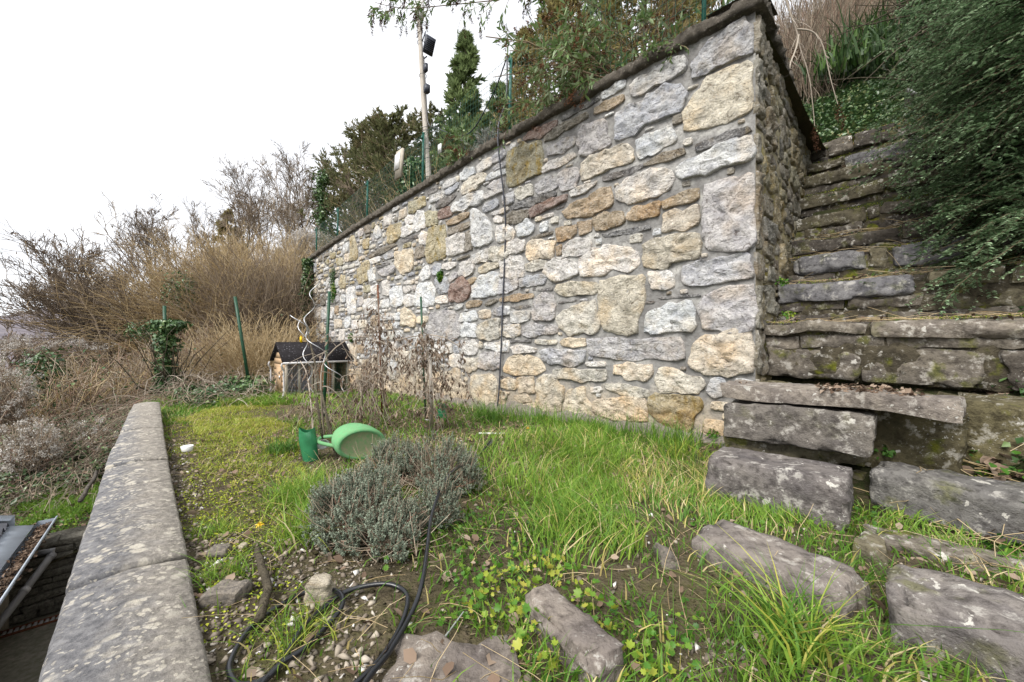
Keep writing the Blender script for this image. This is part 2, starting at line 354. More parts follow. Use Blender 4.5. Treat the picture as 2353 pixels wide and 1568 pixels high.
M['brown_conifer'] = foliage('brown_conifer_needles', [(0, (.14, .13, .05)), (.5, (.31, .27, .11)), (1, (.48, .38, .2))], .7, .1, .45)
M['cypress'] = foliage('cypress_sprays', [(0, (.11, .15, .06)), (.6, (.22, .29, .12)), (1, (.36, .44, .18))], .6, .2, .45)
M['fluff'] = foliage('clematis_fluff', [(0, (.35, .31, .27)), (.6, (.55, .52, .48)), (1, (.72, .7, .66))], .9, .1, .2)
M['budd'] = foliage('buddleia_leaf', [(0, (.09, .15, .05)), (.5, (.2, .31, .11)), (1, (.42, .5, .32))], .5, .3, .25)
M['budd_stem'] = foliage('buddleia_stem', [(0, (.12, .08, .05)), (1, (.28, .21, .14))], .8, .2, 0)
M['panicle'] = foliage('dead_panicle', [(0, (.045, .025, .018)), (1, (.22, .10, .05))], .85, .1, 0)
M['thyme'] = foliage('thyme_leaf', [(0, (.08, .10, .07)), (.5, (.16, .2, .145)), (1, (.33, .38, .29))], .6, .25, .15)
M['lav'] = foliage('lavender_leaf', [(0, (.15, .17, .15)), (1, (.42, .45, .42))], .7, .2, .15)
M['pebble'] = foliage('pebble', [(0, (.10, .085, .065)), (.5, (.22, .18, .14)), (.85, (.4, .35, .28)), (1, (.68, .66, .62))], .75, .3, 0)
M['moss'] = foliage('moss', [(0, (.08, .11, .01)), (.6, (.25, .31, .03)), (1, (.48, .49, .06))], .9, .1, .1)
M['mesh_grey'] = plain('grey_chicken_wire', (.38, .4, .47), .4, .4, .1)

# ------------------------------------------------------------------ terrain
LIFT = [(-9., -.1), (1.6, -.12), (2.1, -.1), (2.7, -.02), (3.3, .1), (3.75, .3), (4.3, .5), (4.6, .62), (5.0, .95), (5.35, 1.3), (5.9, 1.8), (6.3, 2.2), (6.9, 2.9), (7.5, 3.5), (8.2, 4.15), (9.5, 4.9), (12, 6.6), (30, 21), (70, 45)]
LX, LZ = zip(*LIFT)
def lawn_h(a, q):
    z = -.07-.018*np.clip(a-1, 0, 12)
    z = z+.04*np.exp(-((q-4.1)/.5)**2)*(a < 4)
    return z+.025*fbm(aq(a, q)*1.3)+.008*vn(aq(a, q)*9)
def bank_h(a, q):
    su = 1.14-a; s = np.clip((su-1.45)/.6, 0, 1); s = s*s*(3-2*s)
    base = np.interp(q, LX, LZ)-.16
    return base+s*(.33+.18*np.clip(su-1.6, 0, 5))*np.clip((q-1.4)/1.2, .15, 1.)+.05*fbm(aq(a, q)*1.4)*np.clip(q-4, .2, 1)
def upper_h(a, q):
    z0 = np.interp(a, [1, 7, 11, 14.1, 18], [4.1, 4.1, 3.9, 3.55, 3.3])
    zz = z0+.1*fbm(aq(a, q)*.7)*np.clip(q-5, 0, 1)+np.maximum(q-np.interp(a, [1., 1.6, 6], [8.6, 8.2, 6.2]), 0)*np.interp(a, [0, 6, 14, 24], [.62, .42, .45, .5])
    lf = np.interp(q, LX, LZ)-.16; s2 = np.clip((6-a)/4.5, 0, 1)*np.clip((q-8.)/.3, 0, 1); zz = zz*(1-s2)+np.maximum(zz, lf)*s2
    hh = -.4+.6*(q-1); s = np.clip((a-14.2)/3, 0, 1)
    return zz*(1-s)+np.minimum(hh, zz)*s
def low_h(a, q):
    q0 = np.interp(a, [9, 11, 14, 18], [5.2, 3.6, 1.8, 1.])
    z = np.where(q > q0, -.4+.6*(q-q0), np.where(q < 1, np.maximum(-.4+.22*(q-1), -16.), -.4))
    near = np.interp(a, [7.0, 9.5, 14], [-1.4, -1.0, -.55]); s = np.clip((a-9.2)/5, 0, 1)
    z = np.where(q < .4, near*(1-s)+s*(-.55)+.28*(q-.2), z)
    z = np.where((q >= .4) & (q <= 1), -.55+(q-.4)*.4, z)
    return np.maximum(z, -18)+.1*fbm(aq(a, q)*.5)
def grid(name, fa, a0, a1, q0, q1, na, nq, mat, powa=1., base=None):
    ga = np.linspace(0, 1, na)**powa*(a1-a0)+a0; gq = np.linspace(q0, q1, nq) if not hasattr(q0, '__len__') else np.array(q0)
    Aa, Qq = np.meshgrid(ga, gq, indexing='ij'); P = aq(Aa, Qq, fa(Aa, Qq)); nq = len(gq)
    i = (np.arange(na-1)[:, None]*nq+np.arange(nq-1)[None]).ravel()
    o = link(name, mesh_np(name, P.reshape(-1, 3), [np.stack([i, i+1, i+nq+1, i+nq], 1)[:, ::-1]], mat)); tag(o, kind='structure'); return o
grid('lawn_ground', lawn_h, -3.2, 10.8, .12, 4.36, 260, 90, M['soil'])
def bank_all(a, q):
    z = bank_h(a, q); l = lawn_h(a, q)-.01; s = np.clip(np.clip((1.2-a)/.5, 0, 1)+np.clip((q-4.4)/.3, 0, 1), 0, 1)
    return np.where(q < 2.2, np.minimum(l, z)-.03, z*s+(1-s)*np.minimum(z, l))
grid('bank_ground', bank_all, -34., 1.12, np.concatenate([np.linspace(.12, 12, 120), np.linspace(12.5, 70, 50)]), 0, 150, 0, M['bank'])
grid('upper_ground', upper_h, 1.12, 70, np.concatenate([np.linspace(4.6, 10, 30), np.linspace(11, 80, 60)]), 0, 150, 0, M['hill'], 1.6)
grid('hillside_ground', low_h, 7.15, 260, np.concatenate([np.linspace(-90, -12, 24), np.linspace(-11, 12, 60), np.linspace(14, 60, 20)]), 0, 160, 0, M['hill'], 2.)
def yard_h(a, q): return -2.25+.01*fbm(aq(a, q)*2)
grid('yard_paving', yard_h, -3, 7.4, -12, -.1, 40, 30, M['yard'])
# distant valley side and valley floor
def ridge(name, D0, hgt, seed, mat):
    n = 240; th = np.linspace(-2.2, 1.2, n); Vv = []; rr = [0, .3, .6, 1.]
    for j, f in enumerate(rr):
        d = D0+f*D0*.5; z = -22+(hgt+22)*np.sin(f*1.57)*(.72+.28*fbm(np.stack([th*4+seed, th*0, th*0+j*.3], 1)))+1.8*fbm(np.stack([th*90, th*0+j, th*0], 1), 4)
        Vv.append(np.stack([np.sin(th)*d, np.cos(th)*d, z], 1))
    Vv = np.concatenate(Vv); i = (np.arange(3)[:, None]*n+np.arange(n-1)[None]).ravel()
    tag(link(name, mesh_np(name, Vv, [np.stack([i, i+1, i+n+1, i+n], 1)], mat)), kind='structure')
ridge('distant_hills', 420, 46, 3., M['far'])
g = MB(); g.add([[-1500, -200, -18.2], [1500, -200, -18.2], [1500, 1600, -18.2], [-1500, 1600, -18.2]], [[0, 1, 2, 3]]); tag(g.build('valley_ground', M['hill']), kind='structure')

# ------------------------------------------------------------------ main stone wall: survey of its stones
def s_of_x(xT):                                    # survey x (4096 frame) -> distance along the wall from the corner
    k = (xT-2048)/1592.7; Y = 5.98/(.957+k); X = k*Y
    return (np.stack([X, Y], -1)-CORNER[:2])@A[:2], Y
SURV = {
('a', 2000, 0, 1.7425): """G 1350,440 1500,270 1640,170 1730,120 1760,250 1750,380 1560,440 1440,520 1350,560
P 1440,540 1600,470 1755,420 1765,600 1755,780 1690,800 1600,850 1440,900 1330,930 1285,910 1300,760 1400,640
W 910,610 960,560 1120,480 1290,385 1310,440 1280,510 1080,610 960,680 915,670
G 810,790 1000,710 1150,600 1260,585 1290,680 1285,770 1200,810 1000,890 960,940 820,985
O 665,760 760,710 860,670 865,705 760,770 670,800
W 720,650 820,590 885,565 880,610 800,660 730,695
D 430,820 520,770 690,680 700,700 600,760 440,845
R 180,960 270,900 400,845 395,885 300,950 180,985
B 315,960 430,880 610,785 610,830 520,880 400,960 320,990
Y 65,1070 170,1010 290,980 300,1080 290,1200 200,1250 70,1310 60,1200
G 335,1040 440,980 525,960 525,1010 450,1060 340,1090
W 300,1180 360,1130 520,1065 530,1095 450,1150 310,1205
G 540,920 600,890 720,850 745,900 760,1010 700,1040 560,1095 555,1000
C 575,1150 640,1100 740,1060 880,1010 925,1040 930,1130 850,1160 750,1180 660,1230 575,1270
W 950,985 1050,940 1180,880 1235,960 1225,1000 1110,1050 990,1110 960,1060
B 1015,1150 1100,1090 1280,1035 1300,1075 1180,1120 1020,1160
D 720,1235 820,1205 990,1150 1010,1165 900,1220 780,1260 725,1262
D 1370,1010 1500,960 1740,880 1760,920 1600,980 1370,1070
W 1225,1180 1330,1120 1500,1050 1740,940 1755,1040 1750,1130 1600,1160 1440,1210 1290,1250 1240,1230
W 820,1330 900,1250 1060,1190 1200,1190 1205,1260 1195,1330 1080,1370 960,1410 850,1415
O 1145,1410 1280,1350 1385,1310 1390,1380 1300,1420 1160,1455
G 415,1230 470,1190 540,1170 545,1260 530,1310 440,1340 415,1300
W 490,1340 560,1310 680,1265 670,1290 600,1340 500,1375
G 260,1290 330,1240 395,1240 400,1300 360,1330 270,1355
C 120,1330 180,1300 230,1290 225,1360 140,1395 120,1370
D 90,1440 200,1390 390,1335 395,1365 300,1410 90,1470
R 215,1460 320,1410 470,1355 465,1400 400,1430 230,1520
O 440,1480 520,1420 700,1320 770,1310 795,1380 780,1440 650,1490 480,1525
O 900,1490 960,1450 1110,1410 1125,1440 1100,1500 960,1545 905,1530
B 65,1510 200,1465 210,1500 190,1560 80,1545""",
('b', 0, 0, 1.): """G 2813,744 3005,694 3020,800 3018,960 3000,990 2960,995 2820,1000 2815,880
O 2382,876 2430,855 2495,850 2497,885 2470,905 2385,925
C 2657,860 2795,820 2797,900 2720,922 2655,925""",
('c', 2000, 900, 1.7425): """W 0,30 60,0 95,40 80,100 0,120
W 130,20 200,-30 240,10 220,60 140,80
O 405,30 530,10 540,60 500,90 405,120
O 550,-10 640,-30 640,40 560,75
D 720,70 850,40 1040,0 1050,30 900,60 740,90
B 215,90 370,45 375,65 220,108
W 65,130 150,110 175,130 170,180 70,205
C 200,130 260,115 385,120 385,180 370,225 205,250 195,200
O 400,160 430,145 430,200 400,215
W 450,150 520,110 640,90 635,180 560,205 450,225
W 560,230 640,180 780,140 880,150 970,190 965,290 900,335 800,310 700,350 570,360 560,300
P 1005,180 1060,110 1200,80 1380,60 1400,150 1370,230 1200,270 1160,300 1010,305 1000,250
W 10,260 60,235 150,225 170,290 165,350 80,370 5,360
C 190,280 240,260 330,250 325,300 220,330 190,320
W 335,270 400,240 500,245 550,280 545,350 460,375 370,400 330,340
G 145,380 260,345 320,360 310,415 150,435
G 5,390 125,385 130,440 60,475 5,480
G 1270,290 1400,250 1620,215 1755,200 1760,300 1750,375 1520,395 1400,435 1290,425 1270,370
W 1045,335 1150,320 1210,345 1215,430 1160,450 1070,445 1055,390
P 400,420 520,400 670,400 680,460 660,485 440,495 400,470
P 705,400 800,360 1010,360 1010,500 990,560 960,620 965,740 870,765 740,745 715,680 695,600 700,480
D 270,450 370,435 370,458 270,465
O 10,510 120,490 235,478 235,510 120,530 10,535
G 240,540 290,490 370,495 385,560 370,650 300,675 240,660 235,600
C 395,650 440,600 540,560 655,535 665,620 690,690 680,750 480,765 420,700
W 1015,660 1060,600 1200,550 1340,535 1370,580 1370,700 1330,745 1200,740 1100,760 1020,745
G 1400,560 1440,490 1600,450 1750,425 1775,480 1790,600 1765,730 1560,740 1430,715 1400,620
D 1105,510 1250,495 1400,482 1405,498 1200,515 1110,520
D 400,540 540,520 530,535 420,550
D 1000,535 1075,530 1070,548 1005,550
D 80,575 220,555 215,575 120,590
W 85,610 215,602 210,665 140,680 90,675
W 0,570 70,565 72,625 0,630
C 15,710 135,700 140,765 60,780 10,770
G 170,710 230,690 370,700 400,720 390,755 250,780 170,775
D 75,808 220,798 220,818 80,822
C 245,800 400,800 405,830 360,838 245,830
P 430,820 460,795 600,790 605,845 520,852 440,840
G 620,800 780,785 900,800 1270,780 1285,860 1280,930 1200,950 1060,930 960,945 700,925 625,900
C 1340,860 1390,790 1560,760 1740,745 1760,830 1785,920 1780,1010 1600,1035 1470,1030 1370,1030 1335,960
W 75,850 150,840 260,860 255,890 110,895
W 0,815 60,815 60,880 0,885
P 35,1000 70,930 140,910 250,930 310,970 320,1010 260,1045 130,1040 40,1030
G 300,890 340,865 470,880 600,870 590,960 500,985 370,965 310,930
W 595,955 740,955 745,990 600,985
C 365,1015 480,1000 560,1015 730,1010 735,1090 560,1085 510,1075 400,1070
C 800,980 900,965 940,980 1060,975 1055,1060 1010,1090 880,1080 860,1045 810,1040
C 1090,1050 1110,990 1200,1010 1300,1050 1400,1060 1410,1110 1380,1180 1200,1170 1130,1165
G 1450,1120 1470,1080 1560,1075 1600,1170 1500,1190 1450,1160
D 5,1050 120,1065 115,1082 5,1067
C 0,1090 115,1100 110,1140 20,1140
C 140,1070 240,1055 245,1170 150,1165 135,1120
C 265,1080 310,1035 380,1060 450,1130 445,1200 430,1290 360,1305 290,1270 265,1170
C 460,1190 540,1130 600,1135 610,1230 645,1260 655,1350 590,1360 470,1310
W 640,1135 700,1125 715,1150 690,1170 640,1168
C 735,1110 860,1105 1035,1150 1040,1195 940,1200 760,1150
C 650,1230 760,1205 1010,1210 1030,1290 1030,1370 880,1360 720,1340 660,1290
L 1045,1210 1080,1170 1250,1195 1420,1210 1400,1300 1340,1360 1320,1455 1220,1420 1100,1370 1035,1290
C 70,1275 200,1250 305,1260 300,1340 230,1360 60,1310
C 100,1190 200,1180 230,1240 110,1240""",
('d', 1600, 450, 2.614): """G 960,500 1020,440 1100,400 1110,460 1050,500 970,530
W 810,580 870,520 945,475 970,540 900,590 820,635
G 980,590 1030,550 1120,520 1110,570 1000,620
W 650,650 700,600 775,570 780,650 700,690 650,700
C 655,830 665,770 750,700 850,640 900,640 905,710 800,790 700,850 660,860
W 910,680 1000,630 1130,590 1125,640 1000,680 920,720
G 930,780 1000,730 1090,700 1085,790 990,810
W 885,870 950,830 1080,805 1085,830 960,880 890,920
W 470,760 520,720 585,685 585,740 500,790 470,800
G 490,820 540,790 615,745 610,790 540,850 490,860
W 330,930 350,880 470,830 460,900 380,930 335,950
C 590,680 625,665 620,720 595,735
D 380,980 440,920 590,855 590,880 500,960 400,1010
W 560,1000 570,960 720,880 860,820 880,920 820,960 700,1000 580,1055
R 415,1060 450,1020 540,995 545,1070 470,1100 420,1120
O 500,1160 560,1110 700,1050 735,1055 720,1090 600,1160 510,1185
B 510,1250 540,1215 720,1150 735,1160 720,1210 600,1250 520,1280
W 760,1040 790,1025 870,1075 930,1120 960,1180 970,1300 985,1350 860,1395 785,1410 765,1300 760,1150
G 885,1000 930,950 1020,915 1025,990 950,1030 885,1050
W 960,1070 1000,1040 1130,990 1145,1020 1080,1060 970,1085
G 1090,960 1080,890 1150,855 1190,850 1185,930 1150,960
B 1100,1110 1180,1070 1307,1035 1307,1130 1200,1165 1110,1150
W 985,1120 1020,1090 1080,1100 1080,1150 990,1155
W 1020,1260 1030,1190 1090,1180 1180,1200 1190,1280 1150,1340 1070,1355 1020,1320
W 1240,1240 1307,1200 1307,1290 1270,1300
C 950,1440 1000,1410 1110,1400 1135,1450 1110,1530 1000,1548 945,1540
W 1145,1420 1200,1370 1300,1340 1300,1440 1180,1480
W 770,1500 850,1460 920,1440 930,1490 900,1555 790,1568
B 605,1530 730,1490 730,1510 610,1555
W 495,1330 560,1300 670,1280 680,1380 670,1460 530,1500 495,1470
B 690,1280 750,1240 760,1400 750,1440 690,1455
Y 290,1480 300,1250 330,1210 470,1190 480,1300 480,1500 420,1540 310,1568 290,1560
W 215,1300 240,1250 285,1270 280,1370 215,1380
W 165,1130 180,1060 250,1045 270,1110 260,1200 190,1235 165,1200
L 275,1110 285,1060 390,1040 385,1160 290,1195
W 70,1130 90,1090 150,1080 155,1160 80,1180
L 100,1060 110,960 195,930 195,1010 140,1060
L 205,1000 205,910 265,880 270,970 220,1000
W 35,1300 40,1220 150,1180 155,1250 50,1310
D 30,1340 100,1310 200,1275 200,1310 110,1350 40,1370
B 175,1510 175,1430 230,1405 270,1440 265,1500 200,1520""",
('e', 1600, 1050, 2.614): """W 225,140 250,70 300,45 320,110 310,170 240,190
G 330,60 380,30 425,20 425,110 370,130 330,100
W 445,70 450,20 540,0 590,0 585,50 500,80
W 625,60 630,10 760,-20 780,50 770,110 690,150 630,130
P 835,60 930,20 1040,5 1035,50 920,95 840,115
G 380,190 430,130 480,160 500,220 500,290 430,320 395,290
G 520,170 560,110 600,110 600,160 530,210
R 520,280 570,230 640,170 710,220 735,290 720,370 610,410 550,400 520,350
O 720,180 800,155 805,190 740,235 720,225
W 765,250 840,190 870,150 960,110 1030,120 1035,250 1020,330 870,360 770,360
W 180,330 220,230 330,215 370,300 365,440 260,450 170,450
W 50,260 110,245 125,290 80,325 40,310
W 60,370 100,335 145,360 145,440 80,455 60,420
P 35,660 35,500 65,475 120,520 165,590 160,665
W 385,370 470,345 500,400 500,425 420,430 380,410
D 450,460 550,425 560,445 470,470
W 575,480 620,440 665,435 665,470 600,500
O 695,430 740,400 860,395 870,430 830,460 700,485
B 895,440 950,400 1025,375 1030,410 940,455 900,460
W 650,570 660,540 780,510 805,550 805,595 690,620 650,610
C 825,525 850,500 940,505 945,580 850,588
G 970,520 990,475 1130,455 1155,500 1150,550 990,555
G 315,650 340,580 350,530 560,510 610,560 635,640 630,740 570,805 500,800 400,810 310,770
W 650,740 650,660 690,645 795,650 800,775 660,775
C 825,700 840,660 960,600 1045,590 1045,760 1020,795 830,790
W 1075,690 1120,665 1250,660 1255,740 1190,775 1075,765
P 180,600 200,570 295,565 295,620 230,640 190,630
G 575,900 590,840 660,825 670,870 640,940 580,940
W 650,950 680,870 700,830 800,830 815,870 805,960 720,955
C 835,830 865,830 870,895 835,900
W 895,860 920,840 1120,840 1135,880 1135,925 1010,925 910,900
W 355,850 430,840 535,850 540,945 350,950
G 850,960 900,950 1050,950 1050,1100 960,1115 850,1090
W 530,1000 560,970 650,970 670,1040 655,1110 560,1090 530,1060
C 680,1080 695,1010 780,1020 820,1000 825,1090 780,1135 700,1135
C 480,1150 620,1100 640,1250 690,1300 680,1480 560,1480 480,1400
C 750,1200 860,1180 1000,1190 1010,1300 1000,1500 900,1540 760,1480
C 1060,1250 1110,1220 1220,1230 1215,1325 1130,1320 1060,1290
C 350,1150 445,1140 445,1310 350,1300
C 0,1200 100,1160 180,1150 150,1380 0,1400""",
('f', 1200, 850, 2.091): """L 740,190 750,130 840,95 850,190 780,250 740,255
W 630,170 650,125 670,160 680,200 640,215
B 575,370 700,300 810,262 815,275 700,335 590,385
G 705,360 770,335 795,370 720,400
G 665,500 700,480 795,450 795,495 700,540
P 805,430 805,340 870,330 940,310 945,470 850,510
W 585,400 670,365 670,410 610,440
L 490,560 495,480 560,410 580,430 575,560 500,595
W 585,500 630,475 630,560 590,575
D 645,460 750,415 755,435 650,470
W 395,650 460,630 470,840 410,840
W 345,700 380,690 380,750 345,755
W 700,590 750,585 750,690 700,690
W 770,650 850,620 870,760 790,790 765,760
W 680,740 740,725 755,790 690,800
W 550,740 640,725 640,835 555,840
O 470,665 525,670 520,690 475,695
L 540,620 590,610 590,660 540,670
C 290,900 350,900 355,965 295,970
W 445,910 490,905 490,975 445,980
C 495,910 555,900 560,960 505,970
W 455,1020 530,1010 530,1065 455,1070
C 425,1110 475,1105 480,1280 425,1230
W 700,850 775,850 775,900 705,905
W 780,850 850,840 850,900 785,900
P 720,940 775,930 775,980 725,980
W 120,810 180,800 180,890 120,895
W 190,800 280,800 280,880 190,890
C 735,1000 790,1000 790,1065 735,1065
W 810,1000 860,990 860,1060 815,1060
Y 260,350 295,335 300,375 265,390
L 425,220 455,200 480,320 480,390 430,400
L 310,390 360,380 360,440 315,450
C 375,360 425,345 425,400 380,420
W 215,1300 240,1250 245,1290 230,1330"""}
PAL = dict(W=(.84, .83, .80), C=(.80, .73, .6), P=(.79, .68, .5), O=(.46, .34, .2), G=(.56, .56, .58), D=(.17, .165, .165),
           R=(.27, .155, .115), B=(.24, .205, .15), Y=(.42, .36, .2), L=(.5, .44, .27))
LICH = dict(Y=1., L=.75)
CS, CZ = [-.5, 0, 4.08, 6.98, 9.8, 13.3], [4.16, 4.16, 4.17, 4.05, 3.92, 3.65]    # underside of the coping along the wall
def cop_z(s): return np.interp(s, CS, CZ)
WALL_L = 13.0; A0 = 1.14
_, = (0,)
def plane_pt(s, z, d):      # point on the front face; d = how far proud of the mortar
    s = np.asarray(s); return CORNER+A*s[..., None]+UP*np.asarray(z)[..., None]-Q*np.asarray(d)[..., None]
def side_pt(t, z, d):
    n = np.array([V[1], -V[0], 0]); t = np.asarray(t)
    return CORNER+V*t[..., None]+UP*np.asarray(z)[..., None]+n*np.asarray(d)[..., None]
def inpoly(P, X, Z):
    r = np.zeros(X.shape, bool); n = len(P)
    for i in range(n):
        x1, z1 = P[i]; x2, z2 = P[(i+1) % n]
        c = (z1 > Z) != (z2 > Z); xx = (x2-x1)*(Z-z1)/(z2-z1+1e-12)+x1; r ^= c & (X < xx)
    return r
stones = []     # (plane, polygon (s,z), code)
GR = .012
class Occ:
    def __init__(s, w, z0, z1): s.z0 = z0; s.g = np.zeros((int(w/GR)+2, int((z1-z0)/GR)+2), bool)
    def rng(s, x0, x1, y0, y1):
        a = max(0, int(x0/GR)); b = min(s.g.shape[0], int(x1/GR)+1); c = max(0, int((y0-s.z0)/GR)); d = min(s.g.shape[1], int((y1-s.z0)/GR)+1); return a, b, c, d
    def mark(s, P):
        a, b, c, d = s.rng(P[:, 0].min(), P[:, 0].max(), P[:, 1].min(), P[:, 1].max())
        if b > a and d > c:
            X, Z = np.meshgrid((np.arange(a, b)+.5)*GR, (np.arange(c, d)+.5)*GR+s.z0, indexing='ij'); s.g[a:b, c:d] |= inpoly(P, X, Z)
    def free(s, x0, x1, y0, y1, m):
        a, b, c, d = s.rng(x0-m, x1+m, y0-m, y1+m); return not s.g[a:b, c:d].any()
occ = Occ(WALL_L+.2, -.6, 4.4)
for (k, ox, oy, sc_), txt in SURV.items():
    for line in txt.split('\n'):
        f = line.split(); pts = np.array([[float(v) for v in p.split(',')] for p in f[1:]])/sc_+[ox, oy]
        cen = pts.mean(0); pts = pts+unit(pts-cen)*(6. if np.ptp(pts[:, 1]) > 40 else 2.5); s, Y = s_of_x(pts[:, 0]); z = 1+(1365-pts[:, 1])/1592.7*Y; P = np.stack([s, z], 1)
        if s.min() < -.05: s = np.maximum(s, -.0); P[:, 0] = s
        stones.append((0, P, f[0])); occ.mark(P)
n_tr = len(stones)
rg = RS(3)
def top_code(z, s):
    u = rg.rand()
    if z < .45: return 'C' if u < .75 else 'P' if u < .85 else 'W'
    if s > 6 and z > 2.3: return 'L' if u < .22 else 'C' if u < .45 else 'W' if u < .75 else 'G' if u < .9 else 'B'
    return 'W' if u < .5 else 'C' if u < .68 else 'G' if u < .84 else 'D' if u < .9 else 'O' if u < .93 else 'B' if u < .97 else 'P'
def fill(oc, plane, L, zlo, zhi, sizes, codef, tries, lo=.55, tilt=0.):
    for (w0, w1), n in zip(sizes, tries):
        for _ in range(n):
            s = rg.rand()*L; w_ = w0+(w1-w0)*rg.rand(); h = w_*(lo+.5*rg.rand()) if rg.rand() < .8 else w_*.25
            z = zlo(s)+rg.rand()*(zhi(s)-zlo(s)); 
            if z+h > zhi(s+w_/2)-.02 or z < zlo(s) or s+w_ > L or h < .025: continue
            if not oc.free(s, s+w_, z, z+h, .008): continue
            j = lambda k: (rg.rand()-.5)*k
            P = np.array([[s+j(.2)*w_*.4, z+j(.3)*h*.5], [s+w_*.5+j(.3)*w_, z-j(.1)*h], [s+w_, z+j(.3)*h*.5], [s+w_+j(.1)*w_, z+h*.55], [s+w_*.95, z+h*(1+j(.2))], [s+w_*.5+j(.3)*w_, z+h*(1.03+j(.1))], [s+j(.1)*w_, z+h*(1+j(.2))], [s-.02*w_, z+h*.5]])
            oc.mark(P); stones.append((plane, P, codef(z, s)))
fill(occ, 0, WALL_L, lambda s: -.35, lambda s: cop_z(s)-.01, [(.34, .42), (.24, .34), (.15, .24), (.09, .15), (.06, .09)], top_code, [2500, 5000, 9000, 14000, 9000])
occ2 = Occ(4.1, 0, 4.4)
SX, SZ = [0, .27, .95, 1.5, 1.9, 2.2, 2.6, 2.95, 3.3, 3.65, 4.1], [.3, .6, 1.1, 1.6, 1.95, 2.25, 2.6, 3., 3.4, 3.7, 4.1]
def side_code(z, s): u = rg.rand(); return 'S' if u < .5 else 'T' if u < .8 else 'Z'
PAL.update(S=(.3, .27, .2), T=(.2, .18, .14), Z=(.36, .31, .18)); LICH.update(S=.25, T=.1, Z=.75)  # side-face tones: brownish olive, with that face's shade put into the colour
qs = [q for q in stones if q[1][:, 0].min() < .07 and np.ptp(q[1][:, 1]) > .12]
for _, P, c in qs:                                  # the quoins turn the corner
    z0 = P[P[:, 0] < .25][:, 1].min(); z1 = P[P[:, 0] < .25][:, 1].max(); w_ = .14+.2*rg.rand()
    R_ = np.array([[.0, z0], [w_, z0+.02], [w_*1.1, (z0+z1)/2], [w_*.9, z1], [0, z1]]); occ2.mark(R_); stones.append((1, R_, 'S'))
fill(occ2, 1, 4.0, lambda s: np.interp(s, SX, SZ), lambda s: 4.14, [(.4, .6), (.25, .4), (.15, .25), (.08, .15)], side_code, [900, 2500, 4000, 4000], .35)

def resample(P, n):
    for _ in range(1):
        Pn = np.roll(P, -1, 0); P = np.stack([P*.95+Pn*.05, P*.05+Pn*.95], 1).reshape(-1, 2)
    C = np.concatenate([P, P[:1]]); d = np.concatenate([[0], np.cumsum(np.linalg.norm(np.diff(C, axis=0), axis=1))])
    t = np.linspace(0, d[-1], n, endpoint=False); return np.stack([np.interp(t, d, C[:, 0]), np.interp(t, d, C[:, 1])], 1)
def stone_mesh(plane, P, code, big, seed):
    sz = math.sqrt(abs(.5*np.sum(P[:, 0]*np.roll(P[:, 1], -1)-P[:, 1]*np.roll(P[:, 0], -1)))+1e-9)
    n = 34 if big > 900 else 16 if big > 150 else 10
    rings = [(1.0, -.5), (1.0, .6), (.985, .9), (.9, .96), (.72, 1.), (.56, 1.02), (.4, 1.02), (.2, 1.03)] if big > 900 else [(1.0, -.5), (1., .6), (.95, .93), (.75, 1.), (.4, 1.02)] if big > 150 else [(1.0, -.5), (.99, .5), (.75, 1.)]
    O = resample(P, n); c = O.mean(0)
    jit = fbm(np.stack([O[:, 0]*9, O[:, 1]*9, O[:, 0]*0+seed], 1), 3)
    O = O+unit(O-c)*(jit*.1*min(sz, .35))[:, None]
    d = (.022 if code != 'D' else .012)+.042*min(sz, .35)*(.5+seed % 1*.9)
    if plane: d *= .9
    Vv = []; 
    for rr, dd in rings:
        R = c+(O-c)*rr; k3 = np.stack([R[:, 0], R[:, 1], 0*R[:, 0]+seed], 1)
        nz = np.abs(fbm(k3*[6, 8, 1], 3))*1.5-.6+.5*vn(k3*[22, 28, 1])
        amp = .06*min(sz, .45)*(0 if dd < 0 else dd)*(1.2 if plane == 0 else 1.6)
        Vv.append((R, d*dd+amp*nz))
    f = plane_pt if plane == 0 else side_pt
    VV = np.concatenate([f(R[:, 0], R[:, 1], D_) for R, D_ in Vv]+[f(c[:1], c[1:], np.array([d*1.03]))])
    m = len(rings); F = []
    i = np.arange(n); j = (i+1) % n
    for r_ in range(m-1): F.append(np.stack([r_*n+i, r_*n+j, (r_+1)*n+j, (r_+1)*n+i], 1))
    Ft = np.stack([(m-1)*n+i, (m-1)*n+j, np.full(n, m*n)], 1)
    area = np.sum(P[:, 0]*np.roll(P[:, 1], -1)-P[:, 1]*np.roll(P[:, 0], -1))
    Fq = np.concatenate(F)
    if (area > 0) == (plane == 0): Fq = Fq[:, ::-1]; Ft = Ft[:, ::-1]
    col = np.array(PAL[code])*(.84+.3*((seed*7.31) % 1))*np.array([1+.05*math.sin(seed*9), 1, 1-.05*math.sin(seed*9)])
    return VV, Fq, Ft, list(col)+[LICH.get(code, .0 if rg.rand() < .88 else .25)]
wall = thing('stone_wall', CORNER, 'tall retaining wall of pale rubble stones with a rough concrete coping', 'wall')
def parea(pl, P):
    c = P.mean(0); p = (plane_pt if pl == 0 else side_pt)(c[:1], c[1:], np.zeros(1))[0]
    a = abs(.5*np.sum(P[:, 0]*np.roll(P[:, 1], -1)-P[:, 1]*np.roll(P[:, 0], -1)))
    X = (plane_pt if pl == 0 else side_pt)(P[:, 0], P[:, 1], np.zeros(len(P))); x, y = px(X)
    return abs(.5*np.sum(x*np.roll(y, -1)-y*np.roll(x, -1)))
stones = sorted(((parea(pl, P), pl, P, c) for pl, P, c in stones), key=lambda t: -t[0])
rest = MB(); wl = np.array(wall.location)
